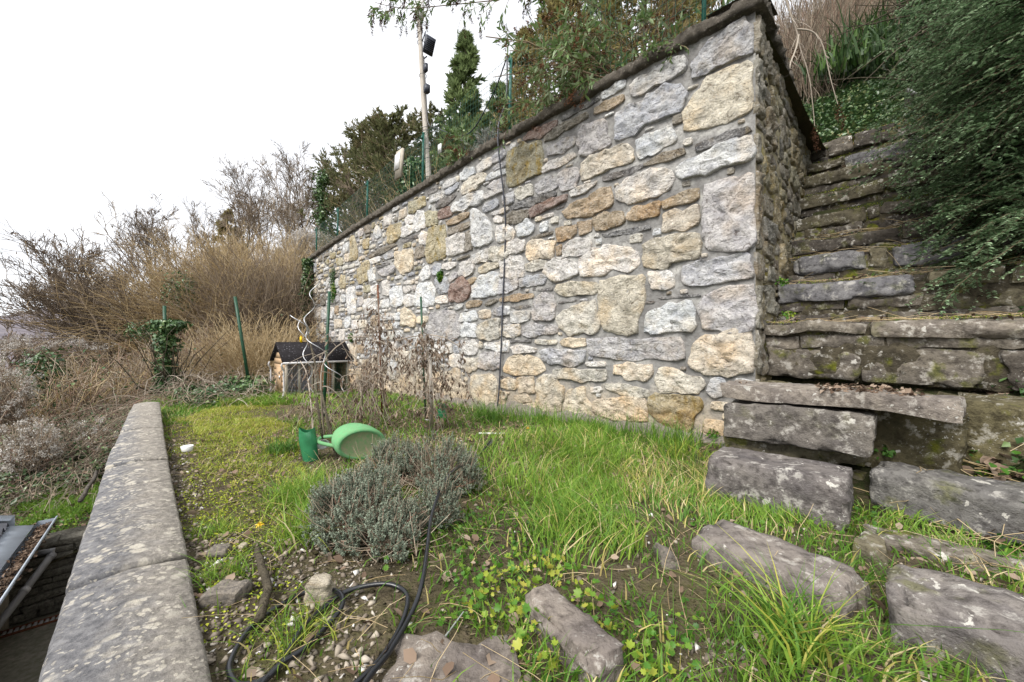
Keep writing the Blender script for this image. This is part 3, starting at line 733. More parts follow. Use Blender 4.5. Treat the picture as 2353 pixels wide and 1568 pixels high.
for i, (ar, pl, P, c) in enumerate(stones):
    Vv, Fq, Ft, col = stone_mesh(pl, P, c, ar, i*.377+.13)
    if i < 298: link('stone', mesh_np('stone', Vv-wl, [Fq, Ft], M['stone'], col=np.tile(col, (len(Vv), 1))), wall)
    else: rest.add(Vv, Fq, Ft, col=col)
tag(rest.build('small_stone_infill', M['stone'], wall), kind='stuff')
# mortar body: front face, side face, far end, top
mb = MB()
def sheet(mb, f, x0, x1, nx, zf0, zf1, nz, amp, flip, r=0.):
    X = np.linspace(x0, x1, nx)[:, None]+np.zeros(nz); t = np.linspace(0, 1, nz)[None]; Z = zf0(X)*(1-t)+zf1(X)*t
    d = amp*fbm(np.stack([X*4, Z*4, X*0], -1), 4)*np.clip((X-x0)/.1, 0, 1)
    P = f(X, Z, d); i = (np.arange(nx-1)[:, None]*nz+np.arange(nz-1)[None]).ravel(); F = np.stack([i, i+1, i+nz+1, i+nz], 1)
    mb.add(P.reshape(-1, 3), F[:, ::-1] if flip else F, r=r)
sheet(mb, plane_pt, 0, WALL_L, 420, lambda X: X*0-.6, lambda X: cop_z(X)+.02, 150, .008, False)
sheet(mb, side_pt, 0, 4.15, 120, lambda X: X*0, lambda X: X*0+4.17, 120, .02, True, 1.)
for s0 in (WALL_L,):
    P = np.array([plane_pt(s0, -.6, 0.), plane_pt(s0, 3.68, 0.), plane_pt(s0, 3.68, -.45), plane_pt(s0, -.6, -.45)]).reshape(-1, 3); mb.add(P, [[0, 1, 2, 3]])
P = np.array([side_pt(4.15, .5, 0.), side_pt(4.15, 4.17, 0.), side_pt(4.15, 4.17, -.4), side_pt(4.15, .5, -.4)]).reshape(-1, 3); mb.add(P, [[0, 1, 2, 3]])
mb.build('mortar_body', M['mortar'], wall)
# footing of rough earthy concrete showing under the lowest stones
ft = MB(); n = 140; s = np.linspace(-.05, 6, n); k3 = np.stack([s*3, s*0, s*0+5], 1)
prof = [(-.45, .17), (-.12, .15), (-.02, .1), (.05, .02)]
Vv = np.concatenate([plane_pt(s, z+.05*fbm(k3+z, 3)-.012*np.clip(s-1, 0, 9), np.full(n, d)+.05*fbm(k3*3+d*9, 3)) for z, d in prof])
i = (np.arange(3)[:, None]*n+np.arange(n-1)[None]).ravel(); ft.add(Vv, np.stack([i, i+1, i+n+1, i+n], 1)[:, ::-1])
ft.build('footing', M['grey_rock'], wall)
# coping: front run and side run, lumpy
def coping_run(f, L, zf, over, seed, x0=0.):
    n = int((L-x0)/.02); s = np.linspace(x0, L, n)
    sec = [(-.42, -.0), (over-.02, 0.), (over, .03), (over-.005, .09), (over-.03, .135), (over-.16, .15), (-.42, .15)]
    rows = []
    for k, (d, z) in enumerate(sec):
        kk = np.stack([s*9, s*0+k*.8, s*0+seed], 1); rows.append(f(s, zf(s)+z+.022*fbm(kk*1.6, 5), np.full(n, d)+(.036*fbm(kk*2+50, 5) if 0 < k < 6 else 0)))
    Vv = np.concatenate(rows); m = len(sec); i = (np.arange(m-1)[:, None]*n+np.arange(n-1)[None]).ravel()
    return Vv, np.stack([i, i+1, i+n+1, i+n], 1)
cp = MB(); Vv, F = coping_run(plane_pt, WALL_L+.1, cop_z, .085, 1., -.09); cp.add(Vv, F[:, ::-1]); cp.build('coping', M['coping'], wall)
cp = MB(); Vv, F = coping_run(side_pt, 4.2, lambda s: 4.155-.02*s, .085, 2., -.08); cp.add(Vv, F); cp.build('coping', M['coping'], wall)
# drain pipe end low in the wall
k, Yd = s_of_x(np.array([2022.])); s0 = float(k[0]); z0 = 1+(1365-1581)/1592.7*float(Yd[0])
dp = MB(); ang = np.linspace(0, 2*np.pi, 25)[:-1]; rr = [(.062, .0), (.062, .035), (.054, .035), (.054, -.28), (.001, -.28)]
Vv = np.concatenate([plane_pt(s0+r_*np.cos(ang), z0+r_*np.sin(ang), np.full(24, d)+.012) for r_, d in rr]); i = np.arange(24); j = (i+1) % 24
dp.add(Vv, np.concatenate([np.stack([a_*24+i, a_*24+j, (a_+1)*24+j, (a_+1)*24+i], 1) for a_ in range(4)])); dp.build('drain_pipe', M['pale_rock'], wall)

# ------------------------------------------------------------------ rough blocks
def block(P0, eu, ev, L, Dp, Hh, seed, rough=.02, res=.032, rnd=.25, ez=UP):
    """block with its top-front-left corner at P0; eu to the right, ev to the back"""
    nx, ny, nz = [max(3, min(26, int(round(v/res)))) for v in (L, Dp, Hh)]
    Vv = []; F = []; n0 = 0
    def face(fn, na, nb, flip):
        nonlocal n0
        a, b = np.meshgrid(np.linspace(-1, 1, na+1), np.linspace(-1, 1, nb+1), indexing='ij'); P = fn(a, b).reshape(-1, 3)
        i = (np.arange(na)[:, None]*(nb+1)+np.arange(nb)[None]).ravel()+n0; q = np.stack([i, i+1, i+nb+2, i+nb+1], 1)
        Vv.append(P); F.append(q[:, ::-1] if flip else q); n0 += len(P)
    o = np.ones_like
    face(lambda a, b: np.stack([a, b, o(a)], -1), nx, ny, True); face(lambda a, b: np.stack([a, b, -o(a)], -1), nx, ny, False)
    face(lambda a, b: np.stack([a, -o(a), b], -1), nx, nz, True); face(lambda a, b: np.stack([a, o(a), b], -1), nx, nz, False)
    face(lambda a, b: np.stack([-o(a), a, b], -1), ny, nz, False); face(lambda a, b: np.stack([o(a), a, b], -1), ny, nz, True)
    C = np.concatenate(Vv); half = np.array([L, Dp, Hh])/2; m = half.min()*rnd
    X = C*half; inner = half-m; cl = np.clip(X, -inner, inner); dlt = X-cl; ln = np.linalg.norm(dlt, axis=1, keepdims=True)
    X = cl+dlt/np.maximum(ln, 1e-9)*np.minimum(ln, m)
    key = X*3.1+seed*5.7
    edge = (np.sort(np.abs(C), axis=1)[:, 1] > .86)*1.; chip = np.clip(fbm(X*9+seed*2, 3)-.05, 0, 1)*edge*min(.05, half.min()*.55)*1.3; X = X-unit(C*half)*chip[:, None]
    X = X+np.stack([fbm(key+[0, 0, 9], 3), fbm(key+[9, 0, 0], 3), fbm(key+[0, 9, 0], 3)], 1)*rough*[1.7, 1.5, 1.1]+unit(C)*(fbm(X*16+seed, 3)*rough*.5)[:, None]
    lay = fbm(np.stack([X[:, 0]*2.5, X[:, 1]*2.5+seed, X[:, 2]*38], 1), 2)*(np.abs(C[:, 2]) < .97)*min(.009, half.min()*.12); X[:, 1] -= lay; X[:, 0] += lay
    X = X+half*[1, 1, -1]
    return P0+X[:, :1]*eu+X[:, 1:2]*ev+X[:, 2:3]*ez, np.concatenate(F)
def blk(name, P0, eu, ev, L, Dp, Hh, seed, mat, parent=None, col=None, moss=0., **k):
    Vv, F = block(np.asarray(P0, float), eu, ev, L, Dp, Hh, seed, **k)
    mb = MB(); mb.add(Vv, F, col=None if col is None else list(col)+[moss]); return mb.build(name, mat, parent)
stairs = thing('stone_staircase', st(.8, 1., 0.4), 'rough old stone steps climbing beside the tall wall into the shrubs', 'stairs')
DK, MD, TN, OL, BL = (.15, .13, .105), (.24, .21, .165), (.31, .27, .215), (.21, .185, .12), (.24, .235, .235)
u0 = 0
def sstone(name, su, tv, z, L, Dp, Hh, c, moss=.4, yaw=0., rough=.022, **k):
    global u0; u0 += 1
    cs, sn = math.cos(yaw), math.sin(yaw); eu = U*cs+V*sn; ev = V*cs-U*sn
    return blk(name, st(su, tv, z), eu, ev, L, Dp, Hh, u0*1.37, M['step'], stairs, c, moss, rough=rough, **k)
# (front tv, top z, [(name,su,len,h,colour)...cap], [(su,len,h,colour)...course below], ...)
STEPS = [(.27, 1.17, [(.0, .78, .10, MD), (.82, 1.35, .13, TN)], [(.0, .3, .12, TN), (.3, .6, .12, MD), (.92, 1.1, .1, MD)], [(.02, .72, .29, MD), (.76, .75, .29, MD), (1.53, .7, .3, DK)]),
 (.95, 1.63, [(.02, 1.08, .2, BL), (1.2, .45, .14, OL), (1.66, .6, .16, OL)], [(.0, .6, .12, DK), (.62, .55, .12, MD), (1.15, 1., .16, OL)], [(.0, .9, .16, DK), (.92, 1.1, .16, MD)]),
 (1.5, 2.0, [(.12, .64, .21, BL), (.78, .16, .2, OL), (.96, .52, .22, BL), (1.5, .5, .2, DK)], [(.0, .5, .17, DK), (.5, .9, .17, MD)]),
 (1.88, 2.3, [(.02, 1.0, .18, DK), (1.05, .5, .16, MD)], [(0, .4, .15, OL), (.42, .9, .13, DK)]),
 (2.2, 2.66, [(.02, .72, .18, OL), (.76, .1, .15, MD), (.88, .6, .15, MD)], [(0, .7, .18, MD), (.7, .7, .18, DK)]),
 (2.58, 3.05, [(.0, .9, .17, OL), (.93, .5, .17, OL)], [(.0, .5, .12, DK), (.5, .9, .12, DK)], [(.05, .8, .11, DK)]),
 (2.95, 3.45, [(.0, .9, .19, OL), (.95, .5, .16, DK)], [(.0, .6, .12, MD), (.6, .8, .16, DK)], [(0, 1.3, .1, DK)]),
 (3.3, 3.74, [(.0, .45, .12, OL), (.48, .8, .21, BL)], [(.0, .5, .16, MD), (.5, .8, .1, DK)]),
 (3.65, 4.08, [(-.02, .24, .15, DK), (.24, .3, .17, MD), (.56, .8, .15, DK)], [(0, .7, .12, DK), (.6, .7, .14, MD)], [(0, 1.2, .1, DK)]),
 (3.95, 4.28, [(.0, .5, .12, MD), (.55, .8, .14, DK)], [(0, .6, .12, MD)])]
for tv, z, cap, *low in STEPS:
    dep = .55 if tv < 1 else .42
    f_ = .68 if tv > 1.8 else 1.; cap = [(a_, b_, h_, tuple(v*f_ for v in c_)) for a_, b_, h_, c_ in cap]; low = [[(a_, b_, h_, tuple(v*f_*.85 for v in c_)) for a_, b_, h_, c_ in r_] for r_ in low]  # upper steps darkened in their colour, standing in for deep shade there
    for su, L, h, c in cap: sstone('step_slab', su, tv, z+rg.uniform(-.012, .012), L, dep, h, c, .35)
    zz = z-max(h for _, _, h, _ in cap)*.93
    for row in low:
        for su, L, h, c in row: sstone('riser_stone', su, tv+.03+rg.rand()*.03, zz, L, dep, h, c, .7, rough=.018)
        zz -= max(h for _, _, h, _ in row)*.96
for tv, z, *_r in STEPS:
    Vv, F = block(st(-.05, tv+.07, z-.035), U, V, 2.4, .6, .5, tv*9, .03, .06, .2); g = MB(); g.add(Vv, F, col=[.1, .085, .055, 1.]); g.build('earth_fill', M['step'], stairs)
for su, tv, z, L, Dp, Hh in ((.02, -.62, .60, 1.25, .8, .5), (1.2, -.35, .62, 1.1, .6, .5)):
    Vv, F = block(st(su, tv, z), U, V, L, Dp, Hh, su+tv, .03, .06, .2); g = MB(); g.add(Vv, F, col=[.15, .13, .07, 1.]); g.build('earth_fill', M['step'], stairs)
def from2(pl, pr, z):       # front top edge from two bearings at height z
    a = gp(pl[0], pl[1], z); b = gp(pr[0], pr[1], z); return a, unit(b-a), float(np.linalg.norm(b-a))
def fblock(name, pl, pr, z, Dp, Hh, c, moss, seed, parent=None, rough=.016, mat=None, rnd=.22, **k):
    a, eu, L = from2(pl, pr, z); ev = np.array([-eu[1], eu[0], 0])
    return blk(name, a, eu, ev, L, Dp, Hh, seed, mat or M['step'], parent, c, moss, rough=rough, rnd=rnd, **k)
BRN = (.31, .27, .225)
fblock('step_slab', (1655, 882), (2215, 925), .66, .42, .105, BRN, 0., 11.3, stairs, .018, rnd=.15)
fblock('riser_stone', (1660, 925), (2015, 958), .53, .4, .27, (.2, .18, .155), .2, 12.1, stairs)
fblock('riser_stone', (1850, 905), (2010, 925), .585, .3, .07, OL, .6, 12.7, stairs)
fblock('riser_stone', (1665, 1003), (2000, 1035), .26, .4, .12, OL, .8, 12.9, stairs)
fblock('riser_stone', (2030, 930), (2330, 965), .50, .35, .35, OL, 1., 13.3, stairs)
fblock('step_slab', (1620, 1050), (1950, 1112), .22, .42, .3, (.2, .18, .165), 0., 14.2, stairs, .01, rnd=.14)
fblock('step_slab', (1990, 1075), (2480, 1170), .2, .34, .29, (.22, .21, .19), .5, 15.1, stairs, .022, rnd=.35)
fblock('riser_stone', (1985, 1235), (2480, 1330), -.02, .2, .12, MD, .9, 15.9, stairs)
fblock('step_slab', (1592, 1228), (1945, 1366), .03, .33, .3, (.29, .255, .22), 0., 16.2, stairs, .018, rnd=.3)
fblock('step_slab', (2002, 1345), (2560, 1540), .11, .38, .4, (.26, .235, .21), .5, 17.5, stairs, .028, rnd=.3)
fblock('filler_stone', (1955, 1345), (1998, 1362), .0, .12, .1, MD, .3, 18.2, stairs)
fblock('filler_stone', (1960, 1085), (1990, 1092), .1, .12, .12, OL, .8, 18.9, stairs)
fblock('filler_stone', (1950, 1250), (2040, 1275), -.0, .2, .1, OL, .8, 19.4, stairs)
for k, (x, y, z) in enumerate(((1790, 905, .6), (1815, 907, .6), (1755, 903, .6), (1835, 912, .59), (1770, 1006, .27), (1905, 1012, .26))):
    fblock('filler_stone', (x, y), (x+26, y+3), z, .1, .055, (.3, .24, .13), 0, 20+k, stairs, .012, rnd=.6)
# boulder at the foot of the corner
o = fblock('boulder', (1590, 945), (1655, 952), .22, .3, .42, DK, .5, 24.6, None, .04, M['black_rock'], rnd=.7, res=.03); tag(o, 'dark rounded boulder at the foot of the tall wall beside the steps', 'boulder')
# ------------------------------------------------------------------ loose stones
def loose(name, label, cat, pl, pr, z, Dp, Hh, c, seed, mat=None, rough=.014, rnd=.2, res=.03, moss=0.):
    o = fblock(name, pl, pr, z, Dp, Hh, c, moss, seed, None, rough, mat, rnd, res=res); return tag(o, label, cat)
a_, b_ = gp(1205, 1322, .02), gp(1405, 1445, .02)
# long block lying away to the right in the lawn
P1, P2, P3 = gp(1200, 1352, .05), gp(1372, 1512, .05), gp(1440, 1412, .05)
eu = unit(P2-P1); ev = np.array([-eu[1], eu[0], 0]); o = blk('stone_block', P1, eu, ev, float(np.linalg.norm(P2-P1)), .135, .2, 31.2, M['step'], None, (.29, .25, .21), 0., rough=.01, rnd=.18, res=.02)
tag(o, 'long squared stone block lying in the lawn in front of the steps', 'stone')
loose('paving_stone', 'flat worn grey stone slab sunk in the grass at the bottom edge', 'stone', (830, 1620), (1185, 1600), -.045, .24, .12, (.25, .215, .18), 33.1, rough=.03, rnd=.4)
loose('pale_stone', 'broken cream white rock on the gravel beside the grey thyme', 'stone', (683, 1345), (742, 1347), .04, .09, .13, None, 34.1, M['pale_rock'], .035, .5, .015)
loose('flat_stone', 'flat grey stone lying in the gravel by the low wall', 'stone', (458, 1378), (540, 1372), -.03, .13, .07, None, 35.1, M['grey_rock'], .02, .6, .02)
loose('round_stone', 'small round pale cobble between gravel and a grass tuft', 'stone', (525, 1348), (552, 1350), -.04, .06, .05, None, 36.1, M['pale_rock'], .008, .9, .012)
loose('grey_wedge_stone', 'dark pointed stone half buried in grass left of the lowest steps', 'stone', (1503, 1262), (1545, 1268), .0, .1, .14, None, 37.1, M['grey_rock'], .03, .5, .02)
loose('pale_stone', 'pale flat stone in the gravel behind the brown stick', 'stone', (468, 1268), (520, 1262), -.04, .08, .05, None, 38.1, M['grey_rock'], .012, .7, .015)
loose('pale_stone', 'small yellowish stone above the brown stick', 'stone', (540, 1250), (562, 1250), -.05, .04, .035, None, 39.1, M['pale_rock'], .01, .8, .012)

# ------------------------------------------------------------------ low wall
low = thing('low_wall', aq(4., .05, -.3), 'low garden wall with curved concrete coping slabs spotted with pale lichen', 'wall')
LA = [-3.2, -1., .3, 1.15, 2.0, 3.0, 4.1, 5.3, 6.6, 8.0, 8.9]
def low_edges(a): # outer q, inner q
    return np.interp(a, [-3, 0, 1.5, 5., 8.9], [-.25, -.235, -.21, -.14, .03]), np.interp(a, [-3, 0, 1.5, 5., 8.9], [.15, .16, .175, .24, .35])
JA = [-3.2, -2.2, -1.3, -.45, .35, 1.15, 1.75, 2.35, 3.0, 3.7, 4.5, 5.5, 6.6, 7.7, 8.9]
JA = [-3.2, -2.0, -.9, 0.15, 1.05, 1.72, 2.42, 3.1, 3.8, 4.5, 5.3, 6.2, 7.2, 8.1, 8.88]
for k in range(len(JA)-1):
    a0, a1 = JA[k]+.006, JA[k+1]-.006; na = 14; ga = np.concatenate([[a0, a0+.012], np.linspace(a0+.04, a1-.04, na), [a1-.012, a1]])
    lift = np.concatenate([[-.008, -.001], np.zeros(na), [-.001, -.008]]); g = MB(); rows = []
    sec = [(-.0, -.085), (0., -.02), (.03, -.004), (.2, .004), (.5, .018), (.8, .004), (.97, -.006), (1., -.02), (1., -.085)]
    for kk, (f, z) in enumerate(sec):
        qo, qi = low_edges(ga); q = qo+(qi-qo)*f; P = aq(ga, q, np.full(len(ga), z)+(lift if 0 < kk < 8 else 0)+.012*math.sin(k*2.3))
        P = P+(.004*fbm(P*8, 3))[:, None]*UP+Q*(.003*fbm(P*[11, 11, 11]+k, 3))[:, None]; rows.append(P)
    n = len(ga); Vv = np.concatenate(rows); i = (np.arange(len(sec)-1)[:, None]*n+np.arange(n-1)[None]).ravel()
    g.add(Vv, np.stack([i, i+1, i+n+1, i+n], 1)[:, ::-1], [[r_*n for r_ in range(9)][::-1], [r_*n+n-1 for r_ in range(9)]]); g.build('coping_slab', M['slab'], low)
g = MB(); ga = np.linspace(-3.2, 8.85, 120)
for side in (0, 1):
    e = low_edges(ga)[side]+(.03 if side == 0 else -.03); zz = np.linspace(-.08, -2.4 if side == 0 else -.5, 24)
    P = aq(ga[:, None]+zz*0, e[:, None]+zz*0, zz+ga[:, None]*0); P = P+(Q*(.03*fbm(P*5, 4))[..., None]); i = (np.arange(119)[:, None]*24+np.arange(23)[None]).ravel()
    F = np.stack([i, i+1, i+25, i+24], 1); g.add(P.reshape(-1, 3), F if side else F[:, ::-1])
e0, e1 = low_edges(np.array([8.85])); g.add(np.array([aq(8.85, e0[0]+.03, -.08), aq(8.85, e1[0]-.03, -.08), aq(8.85, e1[0]-.03, -1.6), aq(8.85, e0[0]+.03, -1.6)]), [[0, 1, 2, 3]])
g.build('wall_face', M['lowstone'], low)

# ------------------------------------------------------------------ lower yard: end wall of dry stone, shed roof, gutter, pipe, drain
ew = thing('dry_stone_wall', aq(7.15, -.6, -2.25), 'dark dry-laid stone wall at the end of the sunken yard', 'wall')
g = MB(); g.box(aq(7.45, -1.6, -1.85), .2, 1.5, .43, A, Q, UP); g.build('wall_core', M['lowstone'], ew)
z = -2.24
while z < -1.42:
    h = rg.uniform(.07, .12); q = -.18
    while q > -1.6:
        L = rg.uniform(.16, .4); blk('stone', aq(7.22-rg.rand()*.05, q, z+h), -Q, A, L-.012, .2, h-.01, z*7+q*3, M['lowstone'], ew, rough=.012, res=.07); q -= L
    z += h
roof = thing('shed_roof', aq(5., -2., -1.2), 'dark corrugated shed roof with zinc flashing and a leaf-filled gutter', 'roof')
def aqr(a, q, z): return aq(a, np.asarray(q)-.08+(np.asarray(a)-7.5)*.06, z)
def rp(a, d, dz=0.): return aqr(a, -.74-d, -1.19+.27*d+dz)      # d up the slope from the eave
def curve0(p): return np.array(p)
g = MB(); na, nd = 90, 5; ga = np.linspace(0, 7.28, na*3); gd = np.linspace(.17, 3.6, nd)
P = rp(ga[:, None]+gd*0, gd[None]+ga[:, None]*0, .055+.03*np.cos(ga[:, None]*2*np.pi/.15)+gd*0); n = nd; i = (np.arange(na*3-1)[:, None]*n+np.arange(n-1)[None]).ravel()
g.add(P.reshape(-1, 3), np.stack([i, i+1, i+n+1, i+n], 1)); P2_ = P-UP*.012; g.add(P2_.reshape(-1, 3), np.stack([i, i+1, i+n+1, i+n], 1)[:, ::-1]); g.build('corrugated_sheet', M['corr'], roof)
def quadstrip(g, pts, th=.006):
    pts = np.array(pts); nrm = unit(np.cross(pts[1]-pts[0], pts[2]-pts[0])); nrm = nrm if nrm[2] > 0 else -nrm
    V8 = np.concatenate([pts, pts-nrm*th]); g.add(V8, [[0, 1, 2, 3], [7, 6, 5, 4], [0, 4, 5, 1], [1, 5, 6, 2], [2, 6, 7, 3], [3, 7, 4, 0]])
g = MB(); quadstrip(g, [rp(0, .0, .0), rp(7.35, .0, .0), rp(7.35, .3, .0), rp(0, .3, .0)]); g.build('eaves_flashing', M['zinc'], roof, smooth=False)
g = MB(); quadstrip(g, [rp(7.24, .16, .1), rp(7.42, .16, .1), rp(7.42, 3.6, .1), rp(7.24, 3.6, .1)]); quadstrip(g, [rp(7.42, .16, .1), rp(7.43, .16, -.1), rp(7.43, 3.6, -.1), rp(7.42, 3.6, .1)]); g.build('verge_flashing', M['zinc'], roof, smooth=False)
g = MB(); ang = np.linspace(-1.75, 1.75, 11); ga = np.array([0, 2.5, 5., 7.5])
sec = np.stack([np.sin(ang)*.075, -np.cos(ang)*.075], 1)
P = np.array([[aqr(a, -.665+x, -1.21+y) for x, y in sec] for a in ga]); i = (np.arange(3)[:, None]*11+np.arange(10)[None]).ravel(); F = np.stack([i, i+1, i+12, i+11], 1)
g.add(P.reshape(-1, 3), F, F[:, ::-1], [list(range(33, 44))]); g.tube([aqr(0, -.585, -1.185), aqr(7.5, -.585, -1.185)], .011, sides=6); g.build('gutter', M['zinc'], roof)
g = MB(); g.box(aqr(3.75, -.63, -1.31), 3.7, .012, .1, A, Q, UP); g.box(aqr(3.7, -.80, -1.75), 3.65, .05, .5, A, Q, UP); g.build('fascia', M['zinc_dark'], roof, smooth=False)
g = MB(); g.box(aqr(3.6, -.83, -1.8), 3.6, .06, .5, A, Q, UP); g.box(aqr(7.2, -2.4, -1.75), .04, 1.5, .55, A, Q, UP); g.build('shed_wall', M['hutch_grey'], roof, smooth=False)
g = MB(); pp0, pp1 = gp(122, 1272, -1.46), gp(17, 1409, -1.76); g.tube(curve0([pp0-A*.02+Q*-.14+UP*.05, pp0+UP*.03, pp0*.9+pp1*.1, pp1, pp1+(pp1-pp0)*.6]), .035, sides=12)
for f_ in (.02, .62): g.tube([pp0+(pp1-pp0)*f_, pp0+(pp1-pp0)*(f_+.07)], .041, sides=12); g.build('downpipe', M['pvc'], roof)
n = 700; rr = RS(51); a_ = 5.6+1.85*rr.rand(n)**.7; P = aqr(a_, -.665+rr.normal(size=n)*.035, -1.265+.05*rr.rand(n)); g = MB(); Vv, F = leaves(P, rvec(rr, n)*[1, 1, .3], rvec(rr, n)+UP, .03+.03*rr.rand(n), .02+.015*rr.rand(n)); g.add(Vv, F, r=np.repeat(rr.rand(n)**2, 4)); tag(g.build('gutter_leaves', M['dead_leaf'], roof), kind='stuff')
dr = thing('channel_drain', aq(5.2, -.8, -2.24), 'slotted metal drain channel across the sunken yard', 'drain')
P0, P1 = gp(-60, 1478, -2.24), gp(160, 1412, -2.24); e = unit(P1-P0); L = float(np.linalg.norm(P1-P0)); nn = np.array([-e[1], e[0], 0])
g = MB(); g.box((P0+P1)/2+nn*.055, L/2, .008, .012, e, nn, UP); g.box((P0+P1)/2-nn*.055, L/2, .008, .012, e, nn, UP); g.build('frame', M['rust'], dr)
g = MB()
for k in range(int(L/.045)): g.box(P0+e*(k*.045+.02), .012, .052, .008, unit(e+nn*.0), nn, UP)
g.build('grating', M['pvc'], dr)

# ------------------------------------------------------------------ fence on the wall
fence = thing('wire_fence', plane_pt(6.3, 4.2, -.15), 'green wire mesh fence standing along the top of the tall wall', 'fence')
def ftop(s): return cop_z(s)+.14
posts = [(1633, .0), (1170, 310), (967, 437), (838, 512), (770, 552), (721, 585)]
ps = []
for x, y in posts:
    s, Y = s_of_x(np.array([x*1.7407])); ps.append(float(s[0])+.12)
PH = [1.32, 1.3, 1.12, 1.02, .95, .9]
for s, h in zip(ps, PH):
    g = MB(); b = plane_pt(s, ftop(s), -.12); lean = -A*.03*h; g.tube([b-UP*.15, b+UP*h*.5+lean*.5, b+UP*h+lean], .024, sides=10); g.tube([b+UP*h+lean, b+UP*(h+.03)+lean], .028, sides=10)
    g.box(b+UP*(h*.93)+lean-Q*.03, .012, .02, .03, A, Q, UP); g.build('post', M['green_post'], fence)
s = np.arange(-.4, max(ps), .076); hh = np.interp(s, ps[::-1][::-1][::1] if ps[0] < ps[-1] else ps[::-1], PH if ps[0] < ps[-1] else PH[::-1])-.03
nk = 14; t = np.linspace(0, 1, nk); Z = ftop(s)[:, None]+.03+(hh[:, None]-.03)*t
S2 = s[:, None]+.006*np.sin(t*40)[None]; P = plane_pt(S2, Z, np.full(Z.shape, -.09)); g = MB(); Vv, F = tubes(P, np.full((len(s), 2), .0026), 3); g.add(Vv, F)
sf = np.linspace(-.4, max(ps), 330)
for k in range(12):
    hk = np.interp(sf, ps, PH)-.03; z = ftop(sf)+.05+k*.1+.006*np.sin(sf*80+k)
    ok = z < ftop(sf)+hk+.02
    if k == 11: z = ftop(sf)+hk; ok = z > 0
    idx = np.where(ok)[0]
    if len(idx) > 3: g.tube(plane_pt(sf[idx], z[idx], np.full(len(idx), -.092)), .0028, sides=3, cap=False)
g.build('wire_mesh', M['wire'], fence)
# pole, floodlight, boxes, cables
sp, Yp = s_of_x(np.array([968*1.7407])); pb = plane_pt(float(sp[0])+.02, 4.1, -.22); ptop = pb+UP*4.4+A*.22*2.1
pole = thing('wooden_pole', pb, 'tall weathered wooden pole lashed to the fence on the wall', 'pole')
g = MB(); t = np.linspace(0, 1, 12)[:, None]; g.tube(pb*(1-t)+ptop*t+A*.03*np.sin(t*3), .058, .045, 12); g.build('shaft', M['pole'], pole)
for h in (.35, .75, .95, 1.35, 1.42, 2.6, 3.35):
    g = MB(); c = pb+(ptop-pb)*h/4.4; ang = np.linspace(0, 2*np.pi, 13); g.tube(np.stack([c[0]+.08*np.cos(ang), c[1]+.08*np.sin(ang), c[2]+.012*np.sin(ang*1+h)], 1), .006, sides=4, cap=False); g.build('tie', M['cable'], pole)
def onpole(h): return pb+(ptop-pb)*h/4.4
fl = thing('floodlight', onpole(3.35), 'dark grey floodlight tilted down on the wooden pole', 'lamp')
cR = -A; c = onpole(3.1)+cR*.3+UP*.02; ex = unit(cR*.45+UP*.9); ey = Q; ez = unit(np.cross(ex, ey))
g = MB(); g.box(c, .16, .11, .028, ex, ey, ez); 
for k in range(7): g.box(c-ez*.04+ex*(-.1+k*.033), .006, .09, .018, ex, ey, ez)
g.build('housing', M['black_pl'], fl, smooth=False)
g = MB(); g.tube([onpole(3.35)+cR*.05, onpole(3.5)+cR*.2, c+ex*.07-ey*.12, c-ey*.12], .011, sides=6); g.tube([onpole(2.95)+cR*.05, c-ex*.2], .014, sides=6); g.build('bracket', M['black_pl'], fl)
for h, dz, lb in ((2.72, .03, 'flat black cable box on the pole just below the floodlight'), (2.25, .05, 'square black socket box on the pole, lower of the two boxes')):
    g = MB(); g.box(onpole(h)+cR*.12, .05, dz, .08, cR, Q, UP); tag(g.build('junction_box', M['black_pl'], None, smooth=False), lb, 'electrical box')
g = MB(); g.box(onpole(4.1)+cR*.02, .09, .06, .2, cR, Q, UP); tag(g.build('white_box', M['white_pl'], None, smooth=False), 'white box fixed at the very top of the wooden pole', 'electrical box')
def curve(pts, n=40):
    pts = np.array(pts, float); m = len(pts); t = np.linspace(0, m-1, n); i = np.clip(t.astype(int), 0, m-2); f = (t-i)[:, None]
    g_ = lambda k: pts[np.clip(k, 0, m-1)]; p0, p1, p2, p3 = g_(i-1), g_(i), g_(i+1), g_(i+2)
    return .5*((2*p1)+(-p0+p2)*f+(2*p0-5*p1+4*p2-p3)*f**2+(-p0+3*p1-3*p2+p3)*f**3)
post1 = plane_pt(ps[1], ftop(ps[1]), -.10)
g = MB(); g.tube(curve([onpole(3.0)+cR*.08, onpole(2.)+cR*.08, onpole(1.5)+cR*.1, onpole(1.3)+cR*.35, post1+A*1.1+UP*.45, post1+A*.4+UP*.85, post1+UP*1.28-Q*.03], 50), .012, sides=6)
g.build('cable', M['hose'], None, label='black cable sagging from the wooden pole to the fence post', cat='cable')
pts = [post1+UP*1.28-Q*.03, post1+UP*.6-Q*.05, plane_pt(ps[1]-.0, 4.25, .13)]
for x, y, d in ((1161, 500, .06), (1155, 700, .06), (1150, 830, .08), (1146, 905, .1), (1137, 985, .3), (1130, 1010, .5)):
    s_, Y = s_of_x(np.array([x*1.7407])); Y = float(Y[0])-d*1.2; pts.append(wp(x, y, Y))
pts[-1] = gp(1132, 1012, -.06); pts.append(gp(1118, 1030, -.05))
g = MB(); g.tube(curve(pts, 70), .0125, sides=7); g.build('hanging_cable', M['cable'], None, label='long grey cable hanging down the tall wall from the fence post', cat='cable')
wb = lambda x, y: (lambda s, Y: plane_pt(float(s[0]), 1+(CY-y)/FPX*(float(Y[0])+.0), -.03))(*s_of_x(np.array([x*1.7407])))
